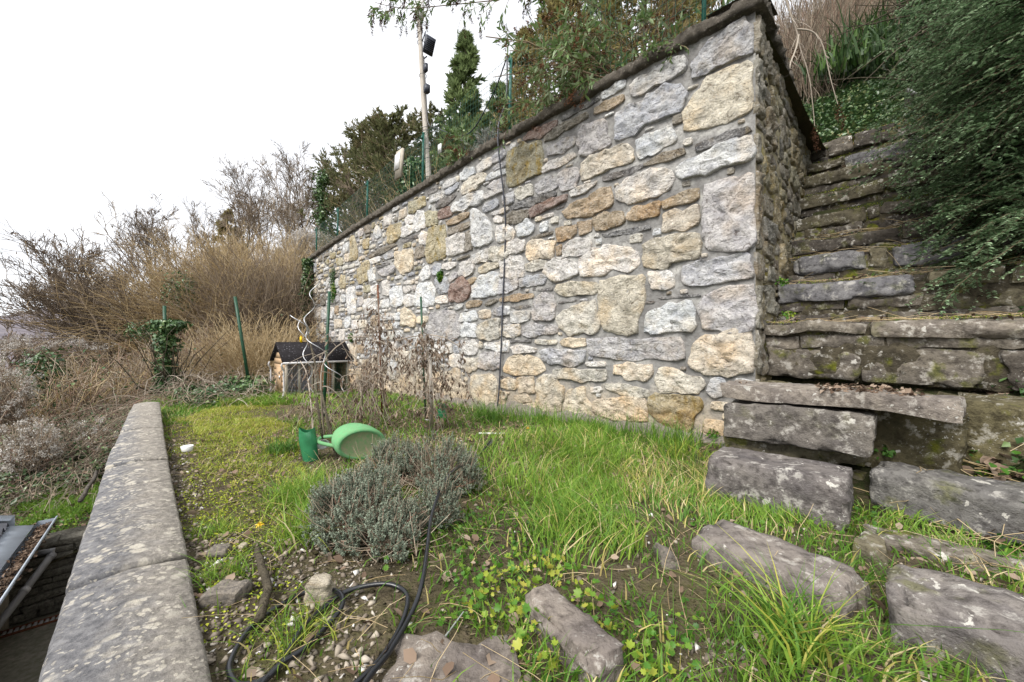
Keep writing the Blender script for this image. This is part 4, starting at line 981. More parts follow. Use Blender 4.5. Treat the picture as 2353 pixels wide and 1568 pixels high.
g = MB(); c = wb(1008, 341); g.box(c, .05, .012, .085, A, Q, UP); g.box(c-Q*.016, .035, .006, .055, A, Q, UP); g.build('white_sensor', M['white_pl'], None, False, label='small white rectangular box hanging on the wire fence', cat='box')
bd = thing('hanging_board', wb(916, 395), 'weathered board with a white panel tied to the wire fence', 'board')
c = wb(918, 378)-Q*.03; e1 = unit(UP+A*-.15); g = MB(); g.box(c, .14, .025, .3, A, Q, e1); g.build('board', M['hutch_grey'], bd, False)
g = MB(); g.box(c-Q*.035+UP*.06+A*.03, .11, .01, .17, A, Q, e1); g.build('panel', M['white_pl'], bd, False)

# ------------------------------------------------------------------ hutch
hb = gp(655, 918, -.22); hut = thing('rabbit_hutch', hb, 'small wooden hutch with black felt roof and wire mesh front by the wall', 'hutch')
WQ, DA, EH, RH = 1.32, .8, .86, 1.2
def hp(q, a, z): return hb+Q*q+A*a+UP*z
def plank(g, p, q, wq, wa, wz): g.box(p+Q*0, wq/2, wa/2, wz/2, Q, A, UP)
for k in range(7):                                # gable boards, each one a plank
    z0 = .1+k*.125; half = DA/2 if z0 < .78 else DA/2*max(0.08, (RH-z0-.06)/(RH-.8))
    g = MB(); g.box(hp(0, DA/2, z0+.06), .012+.004*(k % 2), half-.01, .059, Q, A, UP); g.build('plank', M['hutch'], hut, False)
g = MB(); g.box(hp(-.025, DA*.45, .42), .012, .17, .25, Q, A, UP); g.build('door', M['hutch'], hut, False)
g = MB(); g.box(hp(-.045, DA*.3, .45), .012, .02, .03, Q, A, UP); g.build('latch', M['steel'], hut, False)
g = MB(); g.box(hp(WQ/2, DA-.01, .45), WQ/2, .012, .42, Q, A, UP); g.box(hp(WQ/2, DA*.75, .62), WQ/2-.05, .01, .22, Q, A, UP); g.build('back_board', M['hutch'], hut, False)
g = MB(); g.box(hp(.8, .06, .45), .17, .01, .34, Q, A, UP); g.build('inner_board', M['orange'], hut, False)
g = MB(); g.box(hp(WQ-.01, DA/2, .45), .012, DA/2, .42, Q, A, UP); g.build('end_board', M['hutch'], hut, False)
for q in (.03, .27, .52, .60, .98, 1.29):
    g = MB(); g.box(hp(q, -.0, .42), .028, .02, .4, Q, A, UP); g.build('upright', M['hutch_grey'], hut, False)
for z in (.045, .80):
    g = MB(); g.box(hp(WQ/2, -.002-.003*(z > .5), z), WQ/2+.01, .018, .035, Q, A, UP); g.build('rail', M['hutch_grey'], hut, False)
for s_ in (0, 1):
    e0_, e1_ = (-.12, DA/2) if s_ == 0 else (DA+.12, DA/2)
    g = MB(); quadstrip(g, [hp(-.08, e0_, EH-.06), hp(WQ+.08, e0_, EH-.06), hp(WQ+.08, e1_, RH), hp(-.08, e1_, RH)], .03); g.build('roof_panel', M['felt'], hut, False)
g = MB(); g.box(hp(WQ/2, -.13, EH-.1), WQ/2+.07, .018, .02, Q, A, UP); g.build('eaves_strip', M['pvc'], hut, False)
for nm, (q0, q1, mt, sp_) in enumerate(((.05, .25, 'mesh_grey', .03), (.29, .5, 'mesh_grey', .03), (.62, .97, 'steel', .045), (.99, 1.28, 'wire', .04))):
    g = MB()
    for q in np.arange(q0, q1, sp_): g.tube([hp(q, -.025, .08), hp(q, -.025, .77)], .0032, sides=3, cap=False)
    for z in np.arange(.08, .77, sp_): g.tube([hp(q0, -.025, z), hp(q1, -.025, z)], .0032, sides=3, cap=False)
    g.build('wire_panel', M[mt], hut)
for q, a in ((-.07, -.1), (-.09, DA+.06)):
    g = MB(); g.tube(curve([hp(q, a, EH-.1), hp(q-.02, a, EH-.16), hp(q+.03, a+.04, EH-.26), hp(q+.03, a+.04, .5), hp(q+.03, a+.02, .2), hp(q-.02, a-.05, .05), hp(q-.12, a-.12, .0)], 24), .02, sides=8); g.build('downpipe', M['pvc'], hut)
g = MB(); g.box(hp(.02, DA*.4, -.02)-Q*.25, .14, .09, .03, Q, A, UP); tag(g.build('wood_offcut', M['hutch_grey'], None, False), 'short grey wooden board lying in front of the hutch', 'board')
g = MB(); yb = hp(.42, DA*.5, RH); g.box(yb+UP*.05, .022, .022, .06, Q, A, UP); g.tube([yb+UP*.11, yb+UP*.14], .022, .003, sides=6); tag(g.build('yellow_marker', M['yellow_pl'], None, False), 'yellow plastic marker standing up on the hutch roof ridge', 'marker')

# ------------------------------------------------------------------ watering can on its side
cb = gp(822, 1062, -.12); can = thing('watering_can', cb, 'light green plastic watering can lying on its side beside the grey thyme', 'watering can')
cc = cb+UP*.145+np.array([.02, .06, 0]); ax = unit(np.array([-.62, .72, .12])); sx = unit(np.cross(ax, UP)); sy = unit(np.cross(sx, ax)); sxr = unit(sx*1+UP*-.12); syr = unit(np.cross(ax, sxr)) 
def oval(c, ra, rb, n=32): a_ = np.linspace(0, 2*np.pi, n+1)[:-1]; return c+np.cos(a_)[:, None]*sxr*ra+np.sin(a_)[:, None]*syr*rb
def loft(rows, close=None):
    n = len(rows[0]); i = np.arange(n); j = (i+1) % n; F = np.concatenate([np.stack([k*n+i, k*n+j, (k+1)*n+j, (k+1)*n+i], 1) for k in range(len(rows)-1)]); return np.concatenate(rows), F
R = [oval(cc+ax*d, ra, rb) for d, ra, rb in ((0, .195, .12), (-.012, .215, .138), (.01, .235, .152), (.05, .238, .156), (.058, .234, .152), (.066, .238, .156), (.18, .225, .15), (.28, .19, .13), (.35, .14, .10), (.38, .08, .06), (.38, .06, .05), (.30, .05, .04))]
g = MB(); Vv, F = loft(R); g.add(Vv, F); g.build('body', M['can'], can)
R = [oval(cc+ax*d, ra, rb) for d, ra, rb in ((-.002, .2, .124), (.004, .188, .113), (.008, .1, .05), (.008, .001, .001))]; g = MB(); Vv, F = loft(R); g.add(Vv, F); g.build('base', M['can_base'], can)
hx = wp(760, 1005, 3.9); g = MB(); g.tube(curve([wp(772, 1003, 3.84), wp(750, 1004, 3.82), wp(733, 1008, 3.8), wp(733, 1016, 3.76), wp(752, 1022, 3.74), wp(782, 1027, 3.72)], 24), .017, sides=10); g.build('handle', M['can'], can)
g = MB(); R_ = []; c0 = wp(742, 1022, 3.85); 
for d, r_ in ((0, .01), (.0, .055), (.03, .06), (.035, .05)): a_ = np.linspace(0, 2*np.pi, 17)[:-1]; e1_, e2_ = unit(np.array([1., .5, .2])), unit(np.array([-.2, .1, .6])); nn = np.cross(e1_, e2_); R_.append(c0+nn*d+np.cos(a_)[:, None]*e1_*r_+np.sin(a_)[:, None]*e2_*r_*.8)
Vv, F = loft(R_); g.add(Vv, F); g.build('spout_rose', M['white_pl'], can)
# green plastic sleeves
def sleeve(c, r_, h, tilt, label, seed):
    n = 22; a_ = np.linspace(0, 2*np.pi, n+1)[:-1]; rows = []
    for k, t in enumerate(np.linspace(0, 1, 8)):
        rr_ = r_*(1-.12*math.sin(t*6+seed)*.5)*(1+.05*np.sin(a_*3+seed+t*4)); rows.append(c+UP*(h*t)+tilt*h*t+np.stack([np.cos(a_)*rr_, np.sin(a_)*rr_*.85, 0.02*np.sin(a_*2+seed)*(t > .9)], 1))
    Vv, F = loft(rows); g = MB(); g.add(Vv, F); V2, F2 = loft([c+(x-c)*np.array([.96, .96, 1]) for x in rows]); g.add(V2, F2[:, ::-1]); return g.build('plastic_sleeve', M['tube_pl'], None, label=label, cat='plant sleeve', group='green plastic plant sleeves')
sleeve(gp(714, 1057, -.12), .075, .29, np.array([-.12, .0, 0]), 'dark green plastic sleeve standing left of the watering can', 1.)
sleeve(gp(1016, 968, -.14), .068, .24, np.array([.0, .0, 0]), 'dark green plastic sleeve standing near the foot of the tall wall', 3.)
g = MB(); c = gp(430, 1036, -.12); a_ = np.linspace(0, 2*np.pi, 15)[:-1]; R_ = [c+np.stack([np.cos(a_)*r_, np.sin(a_)*r_, 0*a_+z], 1) for r_, z in ((.045, 0), (.055, .05), (.05, .05), (.04, .02), (.001, .02))]; Vv, F = loft(R_); g.add(Vv, F); g.build('pot_rim', M['white_pl'], None, label='small white round pot standing in the yellow grass near the low wall', cat='pot')
def stick(name, pts, r0, r1, mat, label, cat, n=14, sides=7, bump=.0):
    P = curve(pts, n); P = P+bump*np.stack([fbm(P*9), fbm(P*9+5), fbm(P*9+9)], 1); g = MB(); g.tube(P, r0, r1, sides); return g.build(name, mat, None, label=label, cat=cat)
stick('stick', [gp(595, 1262, -.03), gp(602, 1300, -.02), gp(612, 1350, -.025), gp(600, 1425, -.03)], .016, .018, M['bark'], 'thick brown stick lying on the gravel', 'stick', bump=.012)
stick('stick', [gp(228, 1062, -1.1), gp(215, 1100, -1.1), gp(185, 1150, -1.15)], .02, .03, M['bark_grey'], 'pale branch lying on the grassy slope left of the low wall', 'stick', bump=.01)
stick('white_tube', [gp(1100, 996, -.09), gp(1160, 997, -.09)], .011, .011, M['white_pl'], 'short white plastic pipe on the grass below the hanging cable', 'pipe')
stick('white_tube', [gp(975, 965, -.14), gp(1040, 972, -.14)], .011, .011, M['white_pl'], 'white plastic pipe lying behind the thyme near the green sleeve', 'pipe')
stick('feather_leaf', [gp(1018, 1470, -.04), gp(1040, 1440, -.03), gp(1066, 1405, .0)], .004, .002, M['lav'], 'long dry pale leaf standing at the edge of the flat slab', 'leaf')
# hose
H_ = lambda x, y, z=-.05: gp(x, y, z)
hose = [wp(1128, 1012, 3.95), H_(1100, 1045, -.02), wp(1048, 1078, 2.62), wp(1022, 1108, 2.4), wp(1003, 1150, 2.2), wp(990, 1195, 2.03), wp(983, 1250, 1.85), H_(972, 1330, .03), H_(950, 1400, -.02), H_(900, 1490, -.03), H_(845, 1560, -.03), H_(800, 1640, -.03)]
g = MB(); g.tube(curve(hose, 90), .0098, sides=8); g.build('garden_hose', M['hose'], None, label='black hose running over the grey thyme down to the lower edge', cat='hose')
coil = [H_(740, 1640), H_(860, 1530), H_(915, 1450), H_(937, 1385, -.03), H_(925, 1355, -.03), H_(880, 1342, -.02), H_(800, 1358, -.03), H_(740, 1400), H_(690, 1450), H_(650, 1520), H_(610, 1560), H_(560, 1575), H_(535, 1560), H_(530, 1520), H_(570, 1450), H_(630, 1400), H_(700, 1362), H_(750, 1355, -.03), H_(783, 1365, -.02), H_(785, 1395, -.03), H_(750, 1440), H_(700, 1490), H_(640, 1530), H_(580, 1600)]
g = MB(); g.tube(curve(coil, 200), .0098, sides=8); g.build('hose_coil', M['hose'], None, label='black hose looped loosely on the gravel and grass', cat='hose')

# ------------------------------------------------------------------ stakes
def post_D(name, x0, y0, x1, y1, Y0, Y1, r_, mat, label, cat, group=None, sides=8):
    a_, b_ = wp(x0, y0, Y0), wp(x1, y1, Y1); g = MB(); g.tube([a_, (a_+b_)/2, b_], r_, r_, sides); return g.build(name, mat, None, label=label, cat=cat, group=group)
post_D('garden_stake', 757, 670, 742, 990, 5.6, 5.6, .022, M['dark_green'], 'thick dark green tube stake leaning in front of the hutch', 'stake', 'green garden stakes')
post_D('garden_stake', 967, 682, 978, 960, 5.4, 5.4, .014, M['dark_green'], 'thin dark green stake standing behind the hanging dead vines', 'stake', 'green garden stakes')
post_D('fence_post', 540, 682, 572, 880, 8.6, 8.6, .032, M['dark_green'], 'dark green post leaning at the edge of the bramble thicket', 'post', 'old green fence posts in the thicket')
post_D('fence_post', 378, 703, 383, 930, 9.2, 9.2, .035, M['dark_green'], 'dark green post overgrown by ivy at the end of the low wall', 'post', 'old green fence posts in the thicket')
post_D('rebar', 868, 655, 878, 960, 5.8, 5.8, .012, M['rust'], 'rusty ribbed steel bar standing among dead vines', 'stake')
post_D('wooden_stake', 700, 730, 778, 1075, 5.9, 3.75, .013, M['bark'], 'long thin brown stick leaning over the green sleeve', 'stake')
post_D('wooden_stake', 727, 915, 742, 1010, 3.9, 3.8, .012, M['bark'], 'short brown stake beside the green sleeve and the can', 'stake')
g = MB(); g.tube([gp(992, 990, -.13), wp(990, 870, 4.7), wp(988, 820, 4.75)], .024, .018, 8); g.build('wooden_stake', M['pole'], None, label='pale wooden stake carrying the hanging dead vine', cat='stake')
def spiral(x0, y0, x1, y1, Y, amp, turns, label, seed):
    t = np.linspace(0, 1, 90); X = x0+(x1-x0)*t; Yy = y0+(y1-y0)*t; P = np.stack([wp(a_, b_, Y) for a_, b_ in zip(X, Yy)]); ph = t*turns*2*np.pi+seed
    P = P+np.stack([np.cos(ph)*amp, np.sin(ph)*amp, 0*ph], 1); g = MB(); g.tube(P, .0055, sides=5); g.build('spiral_stake', M['steel'], None, label=label, cat='stake', group='galvanised spiral plant stakes')
spiral(728, 640, 700, 770, 5.2, .045, 2.2, 'spiral steel stake reaching highest against the ivy', 0.)
spiral(690, 735, 720, 905, 5.2, .04, 2.6, 'spiral steel stake crossing the hutch roof from the left', 2.)
spiral(676, 725, 800, 900, 5.2, .05, 3., 'spiral steel stake bending right over the hutch', 4.)
post_D('wooden_post', 2090, 205, 2083, 345, 6.6, 6.6, .075, M['dark_wood'], 'dark weathered wooden post under the shrub at the top of the steps', 'post', None, 4)
fp = post_D('metal_tube', 2085, 205, 2115, 222, 6.5, 6.5, .02, M['pvc'], 'short grey bar near the head of the dark wooden post', 'bar')
print('hard parts', time.time()-T0)

# ================================================================== VEGETATION
def bearing(x, Y): X = (x-CX)/FPX*Y; p = np.array([X, Y, 0]); return float(p@A), float(p@Q)
def ground_at(x, Y):
    a, q = bearing(x, Y)
    if a > 14.1 or q < 4: z = float(low_h(np.array(a), np.array(q)))
    elif a > 1.12: z = float(upper_h(np.array(a), np.array(q)))
    else: z = float(bank_h(np.array(a), np.array(q)))
    return np.array([(x-CX)/FPX*Y, Y, z])
def arcs(rng, B, D, L, droop=.2, k=5, wob=.06):
    N = len(B); t = np.linspace(0, 1, k)[None, :, None]; L = np.broadcast_to(L, (N,))[:, None, None]
    W = np.cumsum(rng.normal(size=(N, k, 3))*wob, 1); W[:, 0] = 0
    return B[:, None]+D[:, None]*L*t+W*L/k*2-np.array([0, 0, 1.])*droop*L*t**2
def grow(rng, P, R, nc, lf, ang, k, tmin=.25, up=.15, wob=.08, droop=0., rf=.55, tw=1.):
    N = len(P); kk = P.shape[1]; idx = np.repeat(np.arange(N), nc); n = len(idx); t = tmin+(1-tmin)*rng.rand(n)**tw
    f = t*(kk-1); i = np.clip(f.astype(int), 0, kk-2); w_ = (f-i)[:, None]
    B = P[idx, i]*(1-w_)+P[idx, i+1]*w_; T = unit(P[idx, i+1]-P[idx, i]); Rn = unit(np.cross(T, rvec(rng, n)))
    an = ang*(.7+.6*rng.rand(n))[:, None]; D = unit(T*np.cos(an)+Rn*np.sin(an)+np.array([0, 0, up]))
    pl = np.linalg.norm(P[idx, -1]-P[idx, 0], axis=1); L = pl*lf*(.6+.6*rng.rand(n))*(1.15-.6*t)
    r0 = (R[idx, 0]*(1-t)+R[idx, 1]*t)*rf; return arcs(rng, B, D, L, droop, k, wob), np.stack([r0, r0*.4], 1)
def addtubes(g, rng, P, R, sides=3, rlo=0., rhi=1., rmin=.003):
    Vv, F = tubes(P, np.maximum(R, rmin), sides); g.add(Vv, F, r=np.repeat(rlo+(rhi-rlo)*rng.rand(len(P)), P.shape[1]*sides))
def ends(P): return P[:, -1], unit(P[:, -1]-P[:, -2])
def along(rng, P, n):
    N, k, _ = P.shape; idx = rng.randint(0, N, n); f = rng.rand(n)*(k-1.001); i = f.astype(int); w_ = (f-i)[:, None]
    return P[idx, i]*(1-w_)+P[idx, i+1]*w_, unit(P[idx, i+1]-P[idx, i]), idx
def bare_tree(seed, base, H, lean, label, group=None, spread=.6, n=(9, 6, 5, 3), leaf=0, ivy=0, mat='twig_brown', r0=.07, wide=1., rmin=.0085, rr=(.0, .35), tmin=.25):
    rng = RS(seed); base = np.asarray(base, float); t = thing('bare_tree', base, label, 'tree', group)
    D = unit(np.array([lean[0], lean[1], 1.])); P0 = arcs(rng, base[None]-D*.3, D[None], np.array([H*.75]), 0., 9, .10)
    R0 = np.array([[r0, r0*.35]]); g = MB(); addtubes(g, rng, P0, R0, 8); g.build('trunk', M['bark'], t)
    P1, R1 = grow(rng, P0, R0, n[0], .62*wide, spread, 7, tmin, .25, .09); P2, R2 = grow(rng, P1, R1, n[1], .55, .6, 6, .15, .12, .09)
    P3, R3 = grow(rng, P2, R2, n[2]+1, .55, .6, 5, .1, .08, .09); P4, R4 = grow(rng, P3, R3, n[3], .6, .6, 4, .1, .05, .09)
    g = MB(); addtubes(g, rng, P1, R1, 5, rr[0], rr[1], rmin*1.6); addtubes(g, rng, P2, R2, 3, rr[0], rr[1], rmin*1.2); addtubes(g, rng, P3, R3, 3, rr[0], rr[1], rmin); addtubes(g, rng, P4, R4, 3, rr[0], rr[1], rmin*.8)
    g.build('branches', M[mat], t)
    if leaf:
        B, T, i = along(rng, P3, leaf); g = MB(); Vv, F = leaves(B, T*.2-UP+.5*rvec(rng, leaf), rvec(rng, leaf), .10+.08*rng.rand(leaf), .06+.04*rng.rand(leaf)); g.add(Vv, F, r=np.repeat(rng.rand(leaf)*.5, 4)); g.build('withered_leaves', M['dead_leaf'], t)
    if ivy:
        m = int(ivy); B, T, i = along(rng, P0[:, :7], m); off = rvec(rng, m)*(.1+.28*rng.rand(m))[:, None]*[1, 1, .4]; g = MB(); Vv, F = leaves(B+off, rvec(rng, m), off, .09+.06*rng.rand(m), .08+.04*rng.rand(m)); g.add(Vv, F, r=np.repeat(rng.rand(m), 4)); tag(g.build('ivy_cover', M['ivy'], t), kind='stuff')
    return t
G1 = 'leafless trees on the hillside'
def hgt(x, Y, ytop): b = ground_at(x, Y); return b, (CY-ytop)/FPX*Y+1-b[2]
for sd_, x, Y, yt, lean, lab, kw in (
  (1, 335, 19, 440, (-.55, 0), 'leafless tree leaning left with a few brown leaves and ivy on its trunk', dict(leaf=420, ivy=1400, spread=.55, wide=1.1, n=(13, 8, 5, 3), r0=.1)),
  (2, 420, 22, 440, (-.25, 0), 'tall leafless tree with ivy-clad trunk right of the leaning one', dict(leaf=120, ivy=1100, spread=.5, n=(12, 8, 5, 3), r0=.1)),
  (3, 315, 12.5, 545, (-.75, 0), 'low dark leafless tree with a crown sweeping far to the left', dict(spread=.5, wide=1.4, n=(18, 9, 5, 3), r0=.09, leaf=0, rmin=.008)),
  (4, 150, 13.5, 700, (-.7, .1), 'dark leafless tree at the left edge above the white seed heads', dict(spread=.7, wide=1.2, n=(11, 7, 5, 3))),
  (5, 470, 26, 470, (.1, 0), 'slender leafless tree between the ivy-clad trunk and the brown conifer', dict(spread=.45)),
  (16, 700, 22, 360, (-.15, 0), 'leafless tree just left of the tall one beside the pines', dict(spread=.5, n=(12, 8, 5, 3), rr=(.2, .7))),
  (17, 560, 20, 440, (.1, 0), 'bushy leafless tree right behind the tallest brown bush', dict(spread=.6, n=(12, 8, 5, 3), rr=(.1, .6))),
  (18, 500, 21, 470, (-.2, 0), 'bushy leafless tree left of the brown conifer', dict(spread=.6, n=(12, 8, 5, 3), rr=(.1, .6))),
  (19, 400, 17, 500, (.1, 0), 'yellowish leafless shrub-like tree under the ivy-clad ones', dict(spread=.7, n=(12, 8, 5, 3), rr=(.2, .8))),
  (15, 235, 17, 470, (-.35, 0), 'leafless tree with fine twigs left of the ivy-clad leaning one', dict(spread=.6, n=(12, 8, 5, 3), leaf=120, r0=.08, wide=1.1)),
  (6, 585, 27, 410, (-.1, 0), 'leafless tree right of the brown conifer with bare upright limbs', dict(spread=.4, n=(10, 7, 5, 3))),
  (7, 620, 24, 400, (-.1, 0), 'pale leafless tree in front of the upright bare tree', dict(spread=.4)),
  (8, 672, 27, 400, (.05, 0), 'leafless tree behind the white seed-head bush', dict(spread=.45)),
  (9, 735, 24, 330, (-.25, 0), 'tall leafless tree left of the pines', dict(spread=.45, n=(12, 7, 5, 3))),
  (10, 800, 20, 370, (.1, 0), 'leafless tree among the pines above the fence', dict(spread=.5)),
  (11, 860, 17, 400, (-.1, 0), 'thin leafless tree in front of the pines beside the pole', dict(spread=.5)),
  (12, 930, 15, 380, (.1, 0), 'thin leafless tree just behind the hanging board', dict(spread=.5)),
  (13, 250, 24, 590, (-.2, 0), 'far leafless tree low between the two dark leaning trees', dict(spread=.6)),
  (14, 60, 12.0, 660, (-.9, 0), 'dark leafless tree leaning out of the left edge, trunk wrapped in ivy', dict(spread=.6, ivy=1500, wide=1.1, r0=.12))):
    b, H = hgt(x, Y, yt); bare_tree(sd_, b, H, lean, lab, G1, **kw)
def conifer(seed, base, H, Rr, label, mat, trunk='bark', dens=1., levels=26, droop=.15, top=.08, low=.15, tuft=26, L=.16, W=.05, irregular=.35, group=None, gaps=0., name='pine_tree'):
    rng = RS(seed); base = np.asarray(base, float); t = thing(name, base, label, 'tree', group)
    P0 = arcs(rng, base[None]-UP*.3, UP[None]+0*base[None], np.array([H]), 0., 10, .02); g = MB(); addtubes(g, rng, P0, np.array([[H*.018, H*.004]]), 7); g.build('trunk', M[trunk], t)
    n = int(levels*6*dens); tt = low+(1-low)*rng.rand(n)**.8; az = rng.rand(n)*6.283
    f = tt*9; i = np.clip(f.astype(int), 0, 8); B = P0[0, i]+(P0[0, i+1]-P0[0, i])*(f-i)[:, None]
    prof = (1-tt)**.75+top; LL = Rr*prof*(1-irregular*rng.rand(n)); keep = (vn(np.stack([az*1.2, tt*7, az*0+seed], 1)) > -1+gaps*1.4); B, az, LL, tt = B[keep], az[keep], LL[keep], tt[keep]
    D = unit(np.stack([np.cos(az), np.sin(az), .15+.5*tt], 1)); P1 = arcs(rng, B, D, LL, droop, 5, .05); R1 = np.stack([LL*.018, LL*.006], 1)
    P2, R2 = grow(rng, P1, R1, 5, .4, .8, 4, .25, .1, .06); g = MB(); addtubes(g, rng, P1, R1, 4, rmin=.008); addtubes(g, rng, P2, R2, 3, rmin=.006); g.build('branches', M['twig_brown'], t)
    m = int(len(P2)*tuft*.5); Bb, T, idx = along(rng, P2, m); m1 = int(len(P1)*tuft*.5); B1, T1, i1 = along(rng, P1[:, 1:], m1); Bb = np.concatenate([Bb, B1]); T = np.concatenate([T, T1]); m += m1
    cl = vn(Bb*1.6+seed); out = unit(T+.75*rvec(rng, m)+UP*.15); g = MB(); Vv, F = leaves(Bb, out, rvec(rng, m), L*(.6+.8*rng.rand(m)), W*(.7+.6*rng.rand(m)))
    g.add(Vv, F, r=np.repeat(np.clip(.45+.3*cl+.45*(rng.rand(m)-.5), 0, 1), 4)); g.build('foliage', M[mat], t); return t
for sd_, x, Y, yt, Rr, lab, mat, kw in (
  (21, 845, 22, 300, 3.0, 'dark irregular pine left of the wooden pole', 'pine', dict(gaps=.35, droop=-.1, low=.2, top=.35, L=.24, W=.07, tuft=34, levels=22, dens=.9)),
  (22, 905, 19, 285, 2.6, 'dark pine directly behind the wooden pole', 'pine', dict(gaps=.3, droop=-.1, low=.2, top=.35, L=.22, W=.065, tuft=34, levels=22, dens=.9)),
  (23, 790, 27, 330, 3.0, 'far pine at the left end of the pine group', 'pine', dict(gaps=.5, droop=-.1, low=.35, top=.4, L=.25, W=.07, tuft=26, levels=18, dens=.7)),
  (24, 985, 17, 255, 2.0, 'dark pine between the pole and the tall cypress', 'pine', dict(gaps=.3, droop=-.1, low=.25, top=.3, L=.18, W=.05, tuft=30, levels=18, dens=.8)),
  (25, 525, 25, 478, 2.3, 'rusty brown conifer among the leafless trees on the left', 'brown_conifer', dict(gaps=.1, L=.2, W=.05, tuft=30, levels=20, name='conifer_tree')),
  (26, 1065, 14, 78, 1.5, 'tall pointed green cypress right of the wooden pole', 'cypress', dict(gaps=.05, droop=-.25, top=.03, L=.22, W=.07, tuft=26, levels=24, irregular=.5, name='cypress_tree')),
  (27, 1290, 13, -60, 2.6, 'brown-green conifer behind the flowering bush, left one', 'brown_conifer', dict(L=.2, W=.05, tuft=24, levels=26, low=.02, name='conifer_tree')),
  (28, 1480, 12.5, -220, 2.6, 'brown-green conifer behind the flowering bush, right one', 'brown_conifer', dict(L=.2, W=.05, tuft=24, levels=26, low=.02, name='conifer_tree')),
  (29, 1150, 13, 190, 1.6, 'low green conifer between the cypress and the fence post', 'cypress', dict(L=.18, W=.05, tuft=30, low=.02, levels=24, name='conifer_tree')),
  (31, 1210, 15, 60, 2.2, 'olive-brown conifer behind the fence post, taller than its green neighbour', 'brown_conifer', dict(L=.2, W=.055, tuft=24, levels=26, low=.02, name='conifer_tree')),
  (32, 1385, 15, -120, 2.4, 'olive conifer between the two brown-green ones', 'cypress', dict(L=.2, W=.055, tuft=24, levels=26, low=.02, name='conifer_tree')),
  (33, 1100, 19, 250, 2.4, 'far brownish conifer low behind the cypress', 'brown_conifer', dict(L=.22, W=.06, tuft=30, levels=22, low=.05, name='conifer_tree')),
  (34, 1020, 21, 300, 2.2, 'olive conifer far behind the wooden pole', 'pine', dict(L=.22, W=.06, tuft=30, levels=22, low=.05, gaps=.2, name='conifer_tree')),
  (35, 1570, 15, -200, 2.2, 'olive-brown conifer left of the thin brown one', 'brown_conifer', dict(L=.2, W=.055, tuft=30, levels=26, low=.02, name='conifer_tree')),
  (30, 1640, 13.5, -180, 2.2, 'thin brown conifer above the wall corner', 'brown_conifer', dict(L=.18, W=.045, tuft=20, gaps=.3, name='conifer_tree'))):
    b, H = hgt(x, Y, yt); conifer(sd_, b, H, Rr, lab, mat, **kw)
def leafmass(g, rng, c, rad, n, L, W, rlo=0., rhi=1., bias=None):
    u = rvec(rng, n)*(rng.rand(n)**.4)[:, None]; P = c+u*rad*(1+.35*fbm(u*2.3+c, 2))[:, None]; Nn = unit(u+.7*rvec(rng, n)+UP*.3)
    D = np.cross(Nn, rvec(rng, n))
    if bias is not None: D = unit(D)+bias
    Vv, F = leaves(P, D, Nn, L*(.6+.7*rng.rand(n)), W*(.6+.7*rng.rand(n))); g.add(Vv, F, r=np.repeat(np.clip(rlo+(rhi-rlo)*(.5+.3*vn(P*3)+.5*(rng.rand(n)-.5)), 0, 1), 4))
# ivy-wrapped columns far up
for x, Y, yt, w_, lab in ((745, 21, 392, .55, 'narrow column of ivy on a dead trunk left of the fence'), (945, 14, 365, .5, 'bright green ivy column behind the wooden pole')):
    b, H = hgt(x, Y, yt); rng = RS(int(x)); g = MB()
    for k in range(9): leafmass(g, rng, b+UP*H*(.12+k*.1)+rng.normal(size=3)*.1, np.array([w_, w_, H*.1])*(1.1-.05*k), 420, .15, .12, .3, 1.)
    t = thing('ivy_column', b, lab, 'ivy'); g.build('foliage', M['ivy'], t); g = MB(); g.tube([b, b+UP*H*.9], .09, .05, 7); g.build('trunk', M['bark'], t)
# seed-head bushes (old man's beard)
def fluffbush(seed, c, rad, n, lab, stems=True, hs=.05, per=34, base=None):
    rng = RS(seed); c = np.asarray(c, float); t = thing('seed_head_bush', c-UP*rad[2]*.9, lab, 'shrub'); g = MB()
    u = rvec(rng, n)*(.55+.45*rng.rand(n))[:, None]; H_c = c+u*np.array(rad)*(1+.3*fbm(u*2+seed, 2))[:, None]
    P = np.repeat(H_c, per, 0)+rng.normal(size=(n*per, 3))*hs*.55; m = len(P); Vv, F = leaves(P, rvec(rng, m), rvec(rng, m), hs*(.4+.5*rng.rand(m)), hs*.28*(.5+rng.rand(m))); g.add(Vv, F, r=np.repeat(rng.rand(m), 4)); tag(g.build('seed_heads', M['fluff'], t), kind='stuff')
    g = MB(); B = c-UP*rad[2]+rng.normal(size=(n, 3))*np.array(rad)*.35*[1, 1, .1]; D = H_c-B; P = arcs(rng, B, unit(D), np.linalg.norm(D, axis=1), 0., 6, .05); addtubes(g, rng, P, np.full((n, 2), .004)*[1.3, .8], 3, rmin=.004); P2, R2 = grow(rng, P, np.full((n, 2), .004), 5, .35, .8, 4, .3); addtubes(g, rng, P2, R2, 3, 0, 1, .0035); g.build('stems', M['twig_brown'], t)
fluffbush(41, ground_at(715, 19)+UP*2.4, (1.1, 1., 1.3), 340, 'bush of whitish seed heads above the far end of the wall', hs=.12)
fluffbush(42, ground_at(672, 22)+UP*2.6, (1.5, 1., 1.), 200, 'second whitish seed-head bush, left of the brighter one', hs=.12)
fluffbush(43, wp(68, 1035, 6.4), (.42, .35, .5), 150, 'white fluffy seed heads at the left edge above the shed roof', hs=.045)
fluffbush(44, wp(12, 900, 6.8), (.5, .4, .55), 120, 'white fluffy seed heads cut off by the left edge', hs=.045)
fluffbush(45, wp(200, 1010, 7.2), (.9, .5, .4), 60, 'sparse white seed heads over the brambles near the low wall', hs=.04)
fluffbush(46, wp(120, 790, 12.), (1.8, 1., .35), 120, 'pale seed heads hanging in the dark leafless trees', hs=.07)
